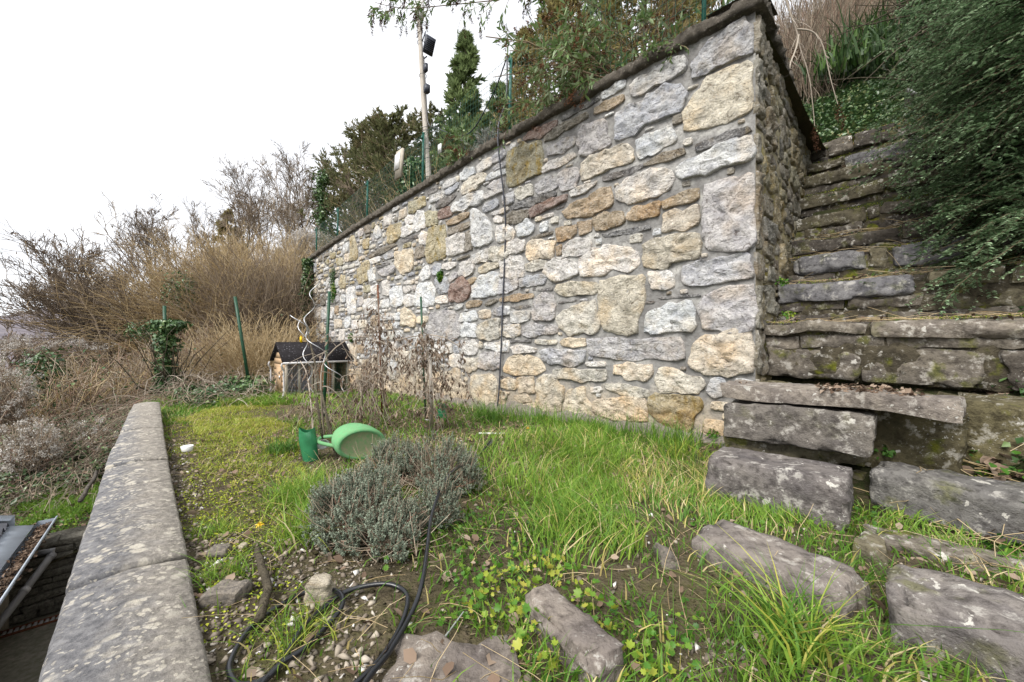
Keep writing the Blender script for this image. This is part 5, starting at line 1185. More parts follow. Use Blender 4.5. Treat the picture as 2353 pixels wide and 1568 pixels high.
# gold-brown broom-like bushes
for k, (x, Y, yt, n, r_, lab) in enumerate(((455, 15, 640, 1300, 1.0, 'left brown broom-like bush behind the leaning green post'), (520, 14.5, 540, 1900, 1.1, 'tall brown broom-like bush in the middle of the slope'), (585, 15.5, 500, 2100, 1.2, 'tallest brown broom-like bush below the bare trees'), (640, 14, 540, 1900, 1.1, 'brown bush next to the far end of the wall'), (690, 17, 520, 1300, 1.2, 'brown bush rising behind the ivy-covered wall end'), (610, 11.5, 700, 1300, .9, 'pale straw-coloured bush behind the hutch'), (390, 17, 640, 1100, 1.2, 'brown bush under the tall ivy-clad tree'), (500, 11.8, 730, 1200, 1.0, 'reddish brown bush left of the leaning green post'))):
    rng = RS(60+k); b, H = hgt(x, Y, yt); t = thing('brown_bush', b, lab, 'bush', 'brown bushes on the slope'); B = b+rng.normal(size=(n, 3))*[r_*.45, r_*.45, .05]-UP*.1
    D = unit((B-b)*[.75, .75, 0]/r_+UP+.42*rng.normal(size=(n, 3))); P = arcs(rng, B, D, H*(.4+.6*rng.rand(n)), .12, 6, .1); g = MB(); rl_, rh_ = [(0, .5), (.2, .8), (.4, 1.), (.1, .6), (.3, 1), (.5, 1), (0, .6), (.6, 1)][k]; addtubes(g, rng, P, np.tile([.008, .004], (n, 1)), 3, rl_, rh_, rmin=.005)
    P2, R2 = grow(rng, P, np.tile([.007, .004], (n, 1)), 3, .35, .75, 4, .2, .1, .12); addtubes(g, rng, P2, R2, 3, rl_, rh_, rmin=.0045); g.build('stems', M['twig_gold' if k in (1, 2, 4, 5) else 'twig_brown'], t)
def scat(rng, n, a0, a1, q0, q1, fh, pw=1.): a = a0+(a1-a0)*rng.rand(n)**pw; q = q0+(q1-q0)*rng.rand(n); return aq(a, q, fh(a, q))
# bramble thicket and general brushwood
def brush(name, seed, n, reg, fh, Lr, mat, r0, droop=.35, tilt=.8, k=6, pw=1., leafn=0, lmat='ivy', lsize=.05, rl=(0, 1), hmax=None):
    rng = RS(seed); B = scat(rng, n, *reg, fh, pw); D = unit(UP+tilt*rng.normal(size=(n, 3))*[1, 1, .3]); L = Lr[0]+(Lr[1]-Lr[0])*rng.rand(n)*(.6+.4*vn(B*.7)); P = arcs(rng, B, D, L, droop, k, .09)
    g = MB(); addtubes(g, rng, P, np.tile([r0, r0*.6], (n, 1)), 3, rl[0], rl[1], r0*.5); tag(g.build(name, M[mat], None), kind='stuff')
    if leafn:
        Bb, T, i = along(rng, P, leafn); g = MB(); Vv, F = leaves(Bb, rvec(rng, leafn), rvec(rng, leafn)+UP, lsize*(.6+.8*rng.rand(leafn)), lsize*.7*(.6+.8*rng.rand(leafn))); g.add(Vv, F, r=np.repeat(rng.rand(leafn), 4)); tag(g.build(name+'_leaves', M[lmat], None), kind='stuff')
    return P
brush('bramble_thicket', 71, 9000, (9.4, 15., -4.5, 3.4), low_h, (.7, 2.1), 'twig_brown', .0055, .75, .9, 7, 1., 13000, 'ivy', .055)
brush('bramble_thicket', 72, 5000, (8.9, 13., -6., .2), low_h, (.5, 1.6), 'vine', .004, .7, 1., 7, 1., 5000, 'dead_leaf', .05)
brush('brushwood', 73, 9000, (13., 32., -9., 9.), low_h, (1.2, 3.), 'twig_brown', .009, .3, .5, 6, 1.3, 9000, 'ivy', .09)
brush('brushwood', 74, 5000, (13., 26., -2., 7.), low_h, (1., 2.6), 'twig_gold', .007, .3, .5, 6, 1.2)
brush('brushwood', 75, 2500, (28., 70., -26., 8.), low_h, (1.5, 3.5), 'twig_brown', .02, .2, .5, 5, 1.2)
brush('upper_brushwood', 76, 5000, (7., 26., 5.6, 16.), upper_h, (1.2, 3.8), 'twig_gold', .008, .2, .35, 6, 1., 3000, 'ivy', .08)
brush('upper_brushwood', 77, 4500, (3.4, 9.5, 6.5, 13.), upper_h, (1., 3.4), 'twig_brown', .007, .2, .35, 6, 1., 5000, 'ivy', .08)
brush('slope_twigs', 78, 9000, (-5., 3.5, 14.5, 24.), lambda a, q: np.where(a < 1.12, bank_h(a, q), upper_h(a, q)), (1.6, 4.2), 'twig_brown', .0075, .15, .3, 7, 1.)
brush('slope_twigs', 80, 3500, (1.6, 5.5, 12.5, 16.), lambda a, q: np.where(a < 1.12, bank_h(a, q), upper_h(a, q)), (2.2, 4.6), 'twig_brown', .007, .15, .3, 7, 1.)
brush('slope_twigs', 79, 700, (-4., 1., 11.5, 14.), bank_h, (.4, 1.1), 'vine', .0035, .4, .6, 6)
for k, (x, y, Y, rx, rz, m, lab) in enumerate(((418, 668, 12.5, .5, .6, 700, 'green ivy patch high in the brown thicket'), (60, 1085, 6.6, .8, .25, 900, 'low ivy patch under the white seed heads at the left edge'), (330, 760, 11.5, .5, .3, 350, 'ivy on the stems of the low dark tree'), (560, 890, 8.6, .6, .25, 600, 'ivy around the foot of the leaning green post'), (470, 905, 8.2, .7, .16, 700, 'ivy leaves creeping over the far edge of the lawn'), (100, 870, 9.5, .4, .8, 900, 'ivy-wrapped slanting stem at the left edge'))):
    rng = RS(500+k); g = MB(); leafmass(g, rng, wp(x, y, Y), np.array([rx, .5, rz]), m, .085, .07); tag(g.build('ivy_patch', M['ivy'], None), lab, 'ivy', kind='stuff')
# ground litter / low leaves beyond the lawn
def carpet(name, seed, n, reg, fh, mat, L, hgt_=.05, rl=(0, 1), oval=False, keep=None, flat=.5):
    rng = RS(seed); P = scat(rng, n, *reg, fh)
    if keep is not None: P = P[keep(P)]
    n = len(P); P = P+UP*(.005+hgt_*rng.rand(n))[:, None]; Nn = unit(UP+flat*rng.normal(size=(n, 3))); D = np.cross(Nn, rvec(rng, n)); l = L*(.5+.8*rng.rand(n))
    Vv, F = (ovals if oval else leaves)(P, D, Nn, l, l*.75); g = MB(); g.add(Vv, F, r=np.repeat(np.clip(rl[0]+(rl[1]-rl[0])*rng.rand(n), 0, 1), len(Vv)//n)); return tag(g.build(name, M[mat], None), kind='stuff')
carpet('ivy_carpet', 81, 15000, (9.2, 12.5, -3., 3.), low_h, 'ivy', .07, .22)
carpet('leaf_litter', 82, 9000, (7.3, 12.5, -4., 3.), low_h, 'dead_leaf', .06, .04)
carpet('slope_weeds', 83, 5000, (7.3, 9.5, -2.5, -.1), low_h, 'cover', .04, .04, (0, .8))
# ivy curtain on the far wall end
t = thing('ivy_curtain', plane_pt(12.9, -.3, .1), 'dark ivy curtain covering the far end of the tall wall', 'ivy'); rng = RS(84); n = 6500
s_ = 12.35+.75*rng.rand(n)**.6; z_ = -.3+3.95*rng.rand(n); d_ = .06+.28*rng.rand(n)*(.6+.4*vn(np.stack([s_*2, z_*2, s_*0], 1))); P = plane_pt(s_, z_, d_); ok = s_ > 12.75-.25*vn(np.stack([z_*1.5, z_*0, z_*0], 1)); P = P[ok]; n2 = len(P)
P_ = aq(14.1+.25*rng.rand(3500), 4.3+.8*rng.rand(3500), -.3+4.*rng.rand(3500)); P = np.concatenate([P, P_]); n2 = len(P)
g = MB(); Vv, F = leaves(P, rvec(rng, n2)-UP*.6, -Q*1.2+rvec(rng, n2)*.7, .09+.05*rng.rand(n2), .08+.04*rng.rand(n2)); g.add(Vv, F, r=np.repeat(rng.rand(n2)*.95, 4)); g.build('foliage', M['ivy'], t)
B = plane_pt(12.5+.5*rng.rand(40), -.3+0*rng.rand(40), .05+0*rng.rand(40)); P = arcs(rng, B, np.tile(UP, (40, 1)), 1.5+2.2*rng.rand(40), 0, 8, .05); g = MB(); addtubes(g, rng, P, np.tile([.012, .006], (40, 1)), 4); g.build('stems', M['bark'], t)
# ivy-clad post
t = thing('ivy_bush', gp(383, 925, -.3), 'ivy climbing over the old green post at the end of the low wall', 'ivy'); g = MB(); rng = RS(85)
for x, y, r_, rz, m in ((388, 752, .26, .13, 420), (370, 748, .22, .1, 220), (405, 745, .2, .09, 160), (383, 790, .2, .3, 500), (380, 850, .17, .35, 450), (392, 905, .4, .25, 800), (385, 885, .25, .3, 500)): leafmass(g, rng, wp(x, y, 9.), np.array([r_, .25, rz]), m, .085, .075)
g.build('foliage', M['ivy'], t); B = wp(385, 925, 9.)+rng.normal(size=(30, 3))*.12; P = arcs(rng, B, unit(UP+.25*rng.normal(size=(30, 3))), 1.3+.9*rng.rand(30), .1, 8, .08); g = MB(); addtubes(g, rng, P, np.tile([.016, .007], (30, 1)), 4); g.build('stems', M['bark'], t)
# tangle of pale stems near the hutch and post
for k, (x, y, Y, n, lab) in enumerate(((520, 900, 8.3, 60, 'arching pale shoots at the edge of the thicket by the low wall'), (600, 880, 9.5, 70, 'pale arching shoots behind the hutch'), (420, 915, 8.6, 50, 'arching shoots beside the ivy-clad post'))):
    rng = RS(90+k); b = wp(x, y, Y); b[2] = -.4; t = thing('arching_shoots', b, lab, 'shrub', 'arching pale shoots at the lawn end'); P = arcs(rng, b+rng.normal(size=(n, 3))*[.5, .3, .02], unit(UP+.6*rng.normal(size=(n, 3))), 1.1+1.1*rng.rand(n), .6, 8, .07); g = MB(); addtubes(g, rng, P, np.tile([.008, .004], (n, 1)), 4); P2, R2 = grow(rng, P, np.tile([.006, .003], (n, 1)), 3, .4, .8, 5, .3); addtubes(g, rng, P2, R2, 3); g.build('stems', M['vine'], t)

# ------------------------------------------------------------------ buddleia over the wall
rng = RS(101); b = np.array([1.85, 5.45, 4.1]); t = thing('buddleia_bush', b, 'large arching bush with narrow green leaves and dead brown flower spikes above the wall', 'bush')
n = 34; az = rng.rand(n)*6.283; D = unit(np.stack([np.cos(az)*.75, np.sin(az)*.6, .85+.5*rng.rand(n)], 1)); P1 = arcs(rng, b+rng.normal(size=(n, 3))*[.25, .2, .02], D, 1.5+1.2*rng.rand(n), .45, 8, .08)
# long arms sweeping left and toward the viewer
m = 18; az = np.radians(rng.uniform(150, 215, m)); D = unit(np.stack([np.cos(az), np.sin(az)*.6+.05, .55+.4*rng.rand(m)], 1)); Pl = arcs(rng, b+rng.normal(size=(m, 3))*[.3, .2, .02], D, 1.3+1.3*rng.rand(m), .4, 8, .08); P1 = np.concatenate([P1, Pl])
b2 = np.array([-.9, 7.4, 4.1]); m = 4; az = np.radians(rng.uniform(0, 360, m)); D = unit(np.stack([np.cos(az)*.4, np.sin(az)*.4, 1.+0*az], 1)); Pm = arcs(rng, b2+rng.normal(size=(m, 3))*.1, D, .5+.7*rng.rand(m), .3, 8, .05); P1 = np.concatenate([P1, Pm])
R1 = np.tile([.014, .005], (len(P1), 1))*(.6+.7*rng.rand(len(P1), 1)); P2, R2 = grow(rng, P1, R1, 5, .42, .65, 6, .25, .1, .06, .15); P3, R3 = grow(rng, P2, R2, 3, .5, .7, 5, .2, .05, .07, .15)
g = MB(); addtubes(g, rng, P1, R1, 6); addtubes(g, rng, P2, R2, 4, rmin=.0035); addtubes(g, rng, P3, R3, 3, rmin=.0028); g.build('branches', M['budd_stem'], t)
Ball = np.concatenate([P2[:, -5:], P3]); nl = 4600; Bb, T, i = along(rng, Ball, nl); keep = vn(Bb*1.1) > -.55; Bb, T = Bb[keep], T[keep]; nl = len(Bb); out = unit(np.cross(T, rvec(rng, nl))+.5*T-UP*.15); g = MB(); Vv, F = ovals(Bb, out, UP+.6*rvec(rng, nl), .075+.075*rng.rand(nl), .02+.018*rng.rand(nl)); g.add(Vv, F, r=np.repeat(rng.rand(nl), 7)); tag(g.build('leaves', M['budd'], t), kind='stuff')
E, TE = ends(P3); pick = rng.rand(len(E)) < .34; E = E[pick]; TE = TE[pick]; g = MB(); npn = len(E)
L_ = .1+.14*rng.rand(npn); k = 60; tt = rng.rand(npn, k); ctr = E[:, None]+(TE-UP*.35)[:, None]*(tt*L_[:, None])[..., None]; rr_ = (.022*(1-tt*.75)); P = (ctr+rng.normal(size=(npn, k, 3))*rr_[..., None]).reshape(-1, 3); m = len(P); Vv, F = leaves(P, rvec(rng, m), rvec(rng, m), .014+.012*rng.rand(m), .009+.006*rng.rand(m)); g.add(Vv, F, r=np.repeat(rng.rand(m), 4)); tag(g.build('dead_flower_spikes', M['panicle'], t), kind='stuff')
# overhanging spray at the top, nearer the lens
t = thing('overhanging_branch', np.array([-.2, 4.9, 5.4]), 'leafy branch with dark dead flower spikes hanging in from the top edge', 'branch'); rng = RS(103)
Pm = np.stack([curve([wp(1500, -120, 5.2), wp(1330, -40, 5.), wp(1180, -5, 4.9), wp(1030, 12, 4.85), wp(930, 20, 4.8), wp(862, 6, 4.8)], 12), curve([wp(1400, -150, 5.2), wp(1250, -60, 5.), wp(1120, -20, 4.9), wp(1010, 0, 4.85), wp(900, -15, 4.8), wp(850, -25, 4.8)], 12)])
R_ = np.tile([.009, .003], (2, 1)); P2, R2 = grow(rng, Pm, R_, 26, .10, .8, 5, .15, -.0, .07, .2); P3, R3 = grow(rng, P2, R2, 3, .5, .7, 4, .3, -.1, .07, .2); g = MB(); addtubes(g, rng, Pm, R_, 5); addtubes(g, rng, P2, R2, 3, rmin=.0022); addtubes(g, rng, P3, R3, 3, rmin=.0018); g.build('branches', M['budd_stem'], t)
nl = 620; Bb, T, i = along(rng, np.concatenate([P2[:, :4], P3]), nl); g = MB(); Vv, F = ovals(Bb, unit(rvec(rng, nl)+T-UP*.5), UP+.6*rvec(rng, nl), .05+.05*rng.rand(nl), .014+.01*rng.rand(nl)); g.add(Vv, F, r=np.repeat(rng.rand(nl)*.7, 7)); g.build('leaves', M['budd'], t)
E, TE = ends(P3); pick = rng.rand(len(E)) < .42; E = E[pick]; npn = len(E); g = MB(); L_ = .09+.1*rng.rand(npn); k = 60; tt = rng.rand(npn, k); TE = unit(TE[pick]*.4-UP+.3*rng.normal(size=(npn, 3))); ctr = E[:, None]+TE[:, None]*(tt*L_[:, None])[..., None]; P = (ctr+rng.normal(size=(npn, k, 3))*(.014*(1-tt*.6))[..., None]).reshape(-1, 3); m = len(P); Vv, F = leaves(P, rvec(rng, m), rvec(rng, m), .012+.01*rng.rand(m), .008+.005*rng.rand(m)); g.add(Vv, F, r=np.repeat(rng.rand(m)*.4, 4)); g.build('dead_flower_spikes', M['panicle'], t)
# bare hanging branch right of the corner
t = thing('hanging_branch', wp(1800, 60, 5.6), 'bare forked branch with dark seed spikes hanging right of the wall corner', 'branch'); rng = RS(105)
Pm = np.stack([curve([wp(1790, -60, 5.), wp(1815, 30, 5.), wp(1830, 70, 5.), wp(1838, 110, 5.), wp(1860, 180, 5.), wp(1872, 290, 5.)], 12), curve([wp(1830, 68, 5.), wp(1858, 70, 5.), wp(1880, 85, 5.), wp(1895, 120, 5.), wp(1908, 180, 5.), wp(1925, 240, 5.)], 12), curve([wp(1835, 80, 5.), wp(1830, 110, 5.), wp(1815, 150, 5.), wp(1812, 190, 5.), wp(1808, 220, 5.), wp(1806, 240, 5.)], 12)])
g = MB(); R_ = np.tile([.012, .004], (3, 1)); addtubes(g, rng, Pm, R_, 6, .6, 1); P2, R2 = grow(rng, Pm, R_, 14, .12, .7, 5, .2, -.1, .1, .2); addtubes(g, rng, P2, R2, 3, .5, 1., .0018); g.build('branches', M['vine'], t)
E = np.array([Pm[0, -1], Pm[1, -1], Pm[1, -1]+[.06, 0, -.12], P2[3, -1], P2[8, -1], Pm[0, -1]+[.02, 0, -.12]]); k = 110; tt = rng.rand(len(E), k); P = (E[:, None]-UP*(tt*.2)[..., None]+rng.normal(size=(len(E), k, 3))*(.022*(1-tt*.6))[..., None]).reshape(-1, 3); m = len(P); g = MB(); Vv, F = leaves(P, rvec(rng, m), rvec(rng, m), .02+0*rng.rand(m), .012+0*rng.rand(m)); g.add(Vv, F, r=np.repeat(rng.rand(m)*.5, 4)); tag(g.build('seed_spikes', M['panicle'], t), kind='stuff')
# lavender on the wall top
def tuftplant(name, b, n, H, spread, mat, lab, cat, seed, leafn, ll, rl=(0, 1)):
    rng = RS(seed); t = thing(name, b, lab, cat); P = arcs(rng, b+rng.normal(size=(n, 3))*[spread*.3, spread*.3, .0], unit(UP+.55*rng.normal(size=(n, 3))), H*(.6+.5*rng.rand(n)), .1, 6, .05); g = MB(); addtubes(g, rng, P, np.tile([.003, .0018], (n, 1)), 3, rmin=.0015); g.build('stems', M['twig_brown'], t)
    B, T, i = along(rng, P[:, 2:], leafn); g = MB(); Vv, F = leaves(B, T+.8*rvec(rng, leafn), rvec(rng, leafn), ll*(.6+.7*rng.rand(leafn)), ll*.22+0*rng.rand(leafn)); g.add(Vv, F, r=np.repeat(rl[0]+(rl[1]-rl[0])*rng.rand(leafn), 4)); g.build('foliage', M[mat], t); return t
s_, Y_ = s_of_x(np.array([1105*1.7407])); tuftplant('lavender_bush', plane_pt(float(s_[0]), 4.28, -.3), 130, .42, .5, 'lav', 'small silvery grey bush on top of the wall behind the fence', 'bush', 111, 3500, .05)
for x, y, lab, sd_ in ((1500, 100, 'green sprig hanging over the coping under the arching bush', 3), (1555, 75, 'green leaf sprig growing over the coping near the wall corner', 4)):
    s_, Y_ = s_of_x(np.array([x*1.7407])); b = plane_pt(float(s_[0]), 4.25, .04); t = thing('leaf_sprig', b, lab, 'sprig'); rng = RS(sd_); P = arcs(rng, np.tile(b, (9, 1)), unit(rvec(rng, 9)*[1, 1, .5]-Q*.3+UP*.1), .2+.1*rng.rand(9), .2, 5, .05); g = MB(); addtubes(g, rng, P, np.tile([.003, .002], (9, 1)), 3); g.build('stems', M['budd_stem'], t); B, T, i = along(rng, P, 130); g = MB(); Vv, F = ovals(B, T+rvec(rng, 130), UP+.5*rvec(rng, 130), .05+.03*rng.rand(130), .02+0*rng.rand(130)); g.add(Vv, F, r=np.repeat(rng.rand(130)*.8, 7)); g.build('leaves', M['budd'], t)
# plants growing out of the wall face
for k, (x, y, r_, h_, lab) in enumerate(((770, 640, .1, .32, 'green fern tuft hanging on the far part of the tall wall, upper one'), (772, 672, .1, .3, 'moss tuft on the far part of the tall wall, lower one'), (1017, 1055-420, .05, .1, 'tiny weed in a joint of the tall wall')[:5], (812, 777, .06, .12, 'tiny green weed low on the far wall face'))):
    s_, Y_ = s_of_x(np.array([x*1.7407])); Yv = float(Y_[0]); b = plane_pt(float(s_[0]), 1+(CY-y)/FPX*Yv, .05); rng = RS(120+k); g = MB(); leafmass(g, rng, b, np.array([r_, r_, h_]), 500, .05, .03); tag(g.build('wall_fern', M['cover'] if k else M['ivy'], None), lab, 'plant')

# ------------------------------------------------------------------ right bank: cotoneaster, yew, ivy, iris
def cotoneaster(seed, nb, suR, tvR, zoff, Lr, lab, leafper=75, ls=.034, bend=.45, dirm=None, flat=.25):
    rng = RS(seed); su = suR[0]+(suR[1]-suR[0])*rng.rand(nb); tv = tvR[0]+(tvR[1]-tvR[0])*rng.rand(nb); B = CORNER+U*su[:, None]+V*tv[:, None]; a_ = B@A; q_ = B@Q; z = bank_h(a_, q_); B[:, 2] = z+zoff[0]+(zoff[1]-zoff[0])*rng.rand(nb)
    t = thing('cotoneaster_bush', B.mean(0)*[1, 1, 0]+UP*z.mean(), lab, 'bush'); D = unit(-U*1.0-V*.5+UP*flat+.45*rng.normal(size=(nb, 3))*[1, 1, .8]); L = Lr[0]+(Lr[1]-Lr[0])*rng.rand(nb); P = arcs(rng, B, D, L, bend, 8, .05); R = np.tile([.004, .0015], (nb, 1)); g = MB(); addtubes(g, rng, P, R, 4, rmin=.0012)
    P2, R2 = grow(rng, P, R, 5, .3, .75, 4, .1, .05, .05, .1); addtubes(g, rng, P2, R2, 3, 0, .7, rmin=.0009); g.build('branches', M['cot_twig'], t)
    for PP, per in ((P, leafper), (P2, leafper//4)):
        n = len(PP)*per; B_, T, i = along(rng, PP, n); S = unit(np.cross(T, UP+.25*rvec(rng, n)))*np.where(rng.rand(n) < .5, 1, -1)[:, None]; g_ = MB() if PP is P else g_
        Vv, F = leaves(B_, S+.5*T, UP+.45*rvec(rng, n), ls*(.7+.6*rng.rand(n)), ls*.62*(.7+.5*rng.rand(n)), .12); g_.add(Vv, F, r=np.repeat(np.clip(.4+.28*vn(B_*3)+.45*(rng.rand(n)-.5)+np.where(np.linalg.norm(B_-PP[i, 0], axis=1) > L.mean()*(.6 if PP is P else .2), .18, -.1), 0, 1), 4))  # spray tips paler, inner leaves darker: light and shade put into the leaf tone
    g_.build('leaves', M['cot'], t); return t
cotoneaster(131, 240, (1.75, 2.5), (1.0, 1.9), (.25, .8), (.5, 1.0), 'glossy small-leaved bush spilling over the right side of the middle steps')
cotoneaster(132, 400, (1.85, 2.7), (1.5, 3.2), (.3, 1.4), (.5, 1.3), 'largest glossy small-leaved bush arching in from the right edge')
cotoneaster(133, 340, (2.05, 3.), (2.6, 4.6), (.1, 1.9), (.45, 1.1), 'glossy small-leaved bush behind the dark wooden post', ls=.036)
cotoneaster(134, 320, (1.95, 2.7), (1.0, 2.6), (1.2, 2.3), (.6, 1.5), 'upper part of glossy bush reaching beyond the top right corner')
def darkmass(name, seed, parts, lab, mat, L, W, n, trunk):
    rng = RS(seed); t = thing(name, trunk, lab, 'tree'); g = MB()
    for c, rad in parts: leafmass(g, rng, np.array(c), np.array(rad), n, L, W, bias=UP*-.3)
    g.build('foliage', M[mat], t); g = MB(); g.tube([np.array(trunk), np.array(trunk)+UP*3.], .08, .03, 7); Bs = np.array([np.array(trunk)+UP*(1+2*rng.rand()) for _ in range(60)]); P = arcs(rng, Bs, unit(rvec(rng, 60)+UP*.2), 1.2+.8*rng.rand(60), .1, 6, .06); addtubes(g, rng, P, np.tile([.02, .006], (60, 1)), 4); g.build('trunk', M['bark'], t)
darkmass('yew_tree', 141, [(wp(2190, 40, 7.2), (.75, .7, 1.1)), (wp(2200, 170, 7.), (.8, .7, .8)), (wp(2150, -60, 7.6), (.7, .7, .9)), (wp(2280, 0, 7.), (.9, .8, 1.1)), (wp(2280, 210, 6.4), (.7, .6, .7)), (wp(2340, 100, 6.3), (.8, .6, 1.2))], 'dark evergreen tree in the top right behind the glossy bushes', 'conifer_dark', .05, .018, 9000, wp(2170, 330, 7.2))
hb_ = lambda a, q: bank_h(a, q)
carpet('ivy_carpet', 151, 60000, (-3.2, 3.2, 8.3, 14.5), lambda a, q: np.where(a < 1.12, bank_h(a, q), upper_h(a, q)), 'ivy', .075, .3, (0, 1), flat=.7)
carpet('ivy_carpet', 152, 24000, (-6., -.35, 3., 9.), bank_h, 'ivy', .05, .2, (0, .9), flat=.7)
carpet('leaf_litter', 153, 3800, (-2.6, -.2, 2.4, 5.2), bank_h, 'dead_leaf', .07, .05, (0, 1), True, flat=.6)
carpet('weeds', 154, 3200, (-2.6, -.2, 1.6, 5.2), bank_h, 'cover', .045, .1, (0, .6), True)
carpet('moss_patches', 155, 15000, (-2.6, .9, 2.6, 4.6), bank_h, 'moss', .016, .012, (0, 1), keep=lambda P: vn(P*4) > .15)
# pale grass and iris leaves on the bank
def clump(name, b, n, H, spread, seed, lab, cat, mat='grass', w_=.008, rl=(.2, .6), lean=.6, group=None, curl=.5, stuff=False):
    rng = RS(seed); P = np.asarray(b)+np.stack([rng.normal(size=n)*spread, rng.normal(size=n)*spread, 0*rng.rand(n)], 1); ln = rng.normal(size=(n, 3))*lean; Vv, Fq, Ft, m = blades(P, H*(.45+.6*rng.rand(n)), w_*(.7+.6*rng.rand(n)), ln, curl*rng.rand(n), rng, 4); g = MB(); g.add(Vv, Fq, Ft, r=np.repeat(rl[0]+(rl[1]-rl[0])*rng.rand(n), m)); o = g.build(name, M[mat], None); return tag(o, lab, cat, group)
clump('iris_clump', wp(1960, 170, 9.8), 420, 1.1, .5, 161, 'dark green sword-leaved clump on the slope above the steps', 'plant', 'conifer_dark', .05, (.3, 1.), .35)
clump('iris_clump', wp(2010, 105, 9.8), 300, 1.0, .4, 162, 'sword-leaved clump beside the dark evergreen, upper right one', 'plant', 'conifer_dark', .05, (.3, 1.), .35)
carpet('dry_grass_patch', 163, 1500, (-1.2, 1., 8.2, 9.), bank_h, 'twig_gold', .14, .1, (.5, 1), flat=.8)
clump('grass_tuft', gp(2050, 855, .69), 60, .34, .04, 164, 'green grass tuft growing on the step above the long slab', 'grass tuft', w_=.008, rl=(.3, .75), lean=.8)
clump('grass_tuft', st(.75, 1.42, 1.62), 14, .28, .03, 165, 'thin grass tuft on the upper steps', 'grass tuft', w_=.007, rl=(.1, .5), lean=.3)
clump('grass_tuft', gp(1830, 1500, -.06), 130, .34, .05, 166, 'large grass tuft between the two lowest step stones', 'grass tuft', w_=.010, rl=(.2, .85), lean=.75)
rng = RS(167); n = 420; B = scat(rng, n, -2.2, .1, 2.9, 4.5, bank_h)+UP*.03; P = arcs(rng, B, unit(rvec(rng, n)*[1, 1, .15]+U*.6), .25+.5*rng.rand(n), .02, 5, .06); g = MB(); addtubes(g, rng, P, np.tile([.003, .002], (n, 1)), 3, .4, 1., .0015); tag(g.build('dry_stalks', M['twig_gold'], None), kind='stuff')
rng = RS(170); gm = MB(); gd_ = MB(); gc_ = MB()
for tv_, z_, *_r in STEPS:
    for gg, n_, l_, cl_ in ((gm, 1100, .014, 3.), (gd_, 60, .045, 1.5), (gc_, 40, .022, 2.)):
        su_ = 2.2*rng.rand(n_); t_ = tv_+.03+.3*rng.rand(n_)**2; P = CORNER+U*su_[:, None]+V*t_[:, None]+UP*(z_+.012+.012*rng.rand(n_))[:, None]; k_ = vn(P*cl_+tv_) > .05; P = P[k_]; n_ = len(P)
        if gg is gm: P2_ = P.copy(); P2_[:, 2] -= .02+.42*rng.rand(n_); P2_ = P2_-V*(rng.rand(n_)*.05+.24)[:, None]*0+V*(tv_+.012-((P-CORNER)@V))[:, None]; P = P
        Nn = unit(UP+.6*rng.normal(size=(n_, 3))); D = np.cross(Nn, rvec(rng, n_)); Vv, F = (ovals if gg is not gm else leaves)(P, D, Nn, l_*(.5+.8*rng.rand(n_)), l_*.7*(.5+.8*rng.rand(n_))); gg.add(Vv, F, r=np.repeat(rng.rand(n_)*.9, 7 if gg is not gm else 4))
tag(gm.build('moss_patches', M['moss'], None), kind='stuff'); tag(gd_.build('step_litter', M['dead_leaf'], None), kind='stuff'); tag(gc_.build('small_weeds', M['cover'], None), kind='stuff')
n = 260; su_ = 2.3*rng.rand(n); ii = rng.randint(0, 4, n); tvs = np.array([s_[0] for s_ in STEPS])[ii]; zs = np.array([s_[1] for s_ in STEPS])[ii]; B = CORNER+U*su_[:, None]+V*(tvs+.05+.2*rng.rand(n))[:, None]+UP*(zs+.015)[:, None]; P = arcs(rng, B, unit(U*rng.normal(size=(n, 1))+V*.2*rng.normal(size=(n, 1))+UP*.08), .12+.25*rng.rand(n), .03, 4, .05); g = MB(); addtubes(g, rng, P, np.tile([.0022, .0015], (n, 1)), 3, .4, 1, .0012); tag(g.build('dry_stalks', M['twig_gold'], None), kind='stuff')
carpet('step_litter', 168, 900, (-1., 1.05, 3.35, 3.75), lambda a, q: 0*a+.665, 'dead_leaf', .04, .02, keep=lambda P: vn(P*3) > -.1)
rng = RS(169); P = []
for x, y, z, lw in ((1690, 850, .68, 'at the left end of the long slab'), (1745, 745, 1.18, 'where the second step meets the tall wall'), (1800, 650, 1.63, 'where the long lichened step meets the tall wall'), (1810, 725, 1.2, 'on the tread under the long lichened step'), (1990, 1020, .25, 'with round leaves right of the lichened riser stone'), (2030, 1040, .24, 'with round leaves on mossy stones right of the big block'), (1640, 1000, .05, 'between the big block and the wall foot'), (1630, 935, .15, 'growing on the dark boulder')):
    g = MB(); c = gp(x, y, z) if z < .9 else wp(x, y, 4.2); leafmass(g, rng, c+UP*.01, np.array([.07, .07, .04]), 60, .03, .026); tag(g.build('small_weed', M['cover'], None), 'small green weed '+lw, 'weed', 'small weeds in the step joints')

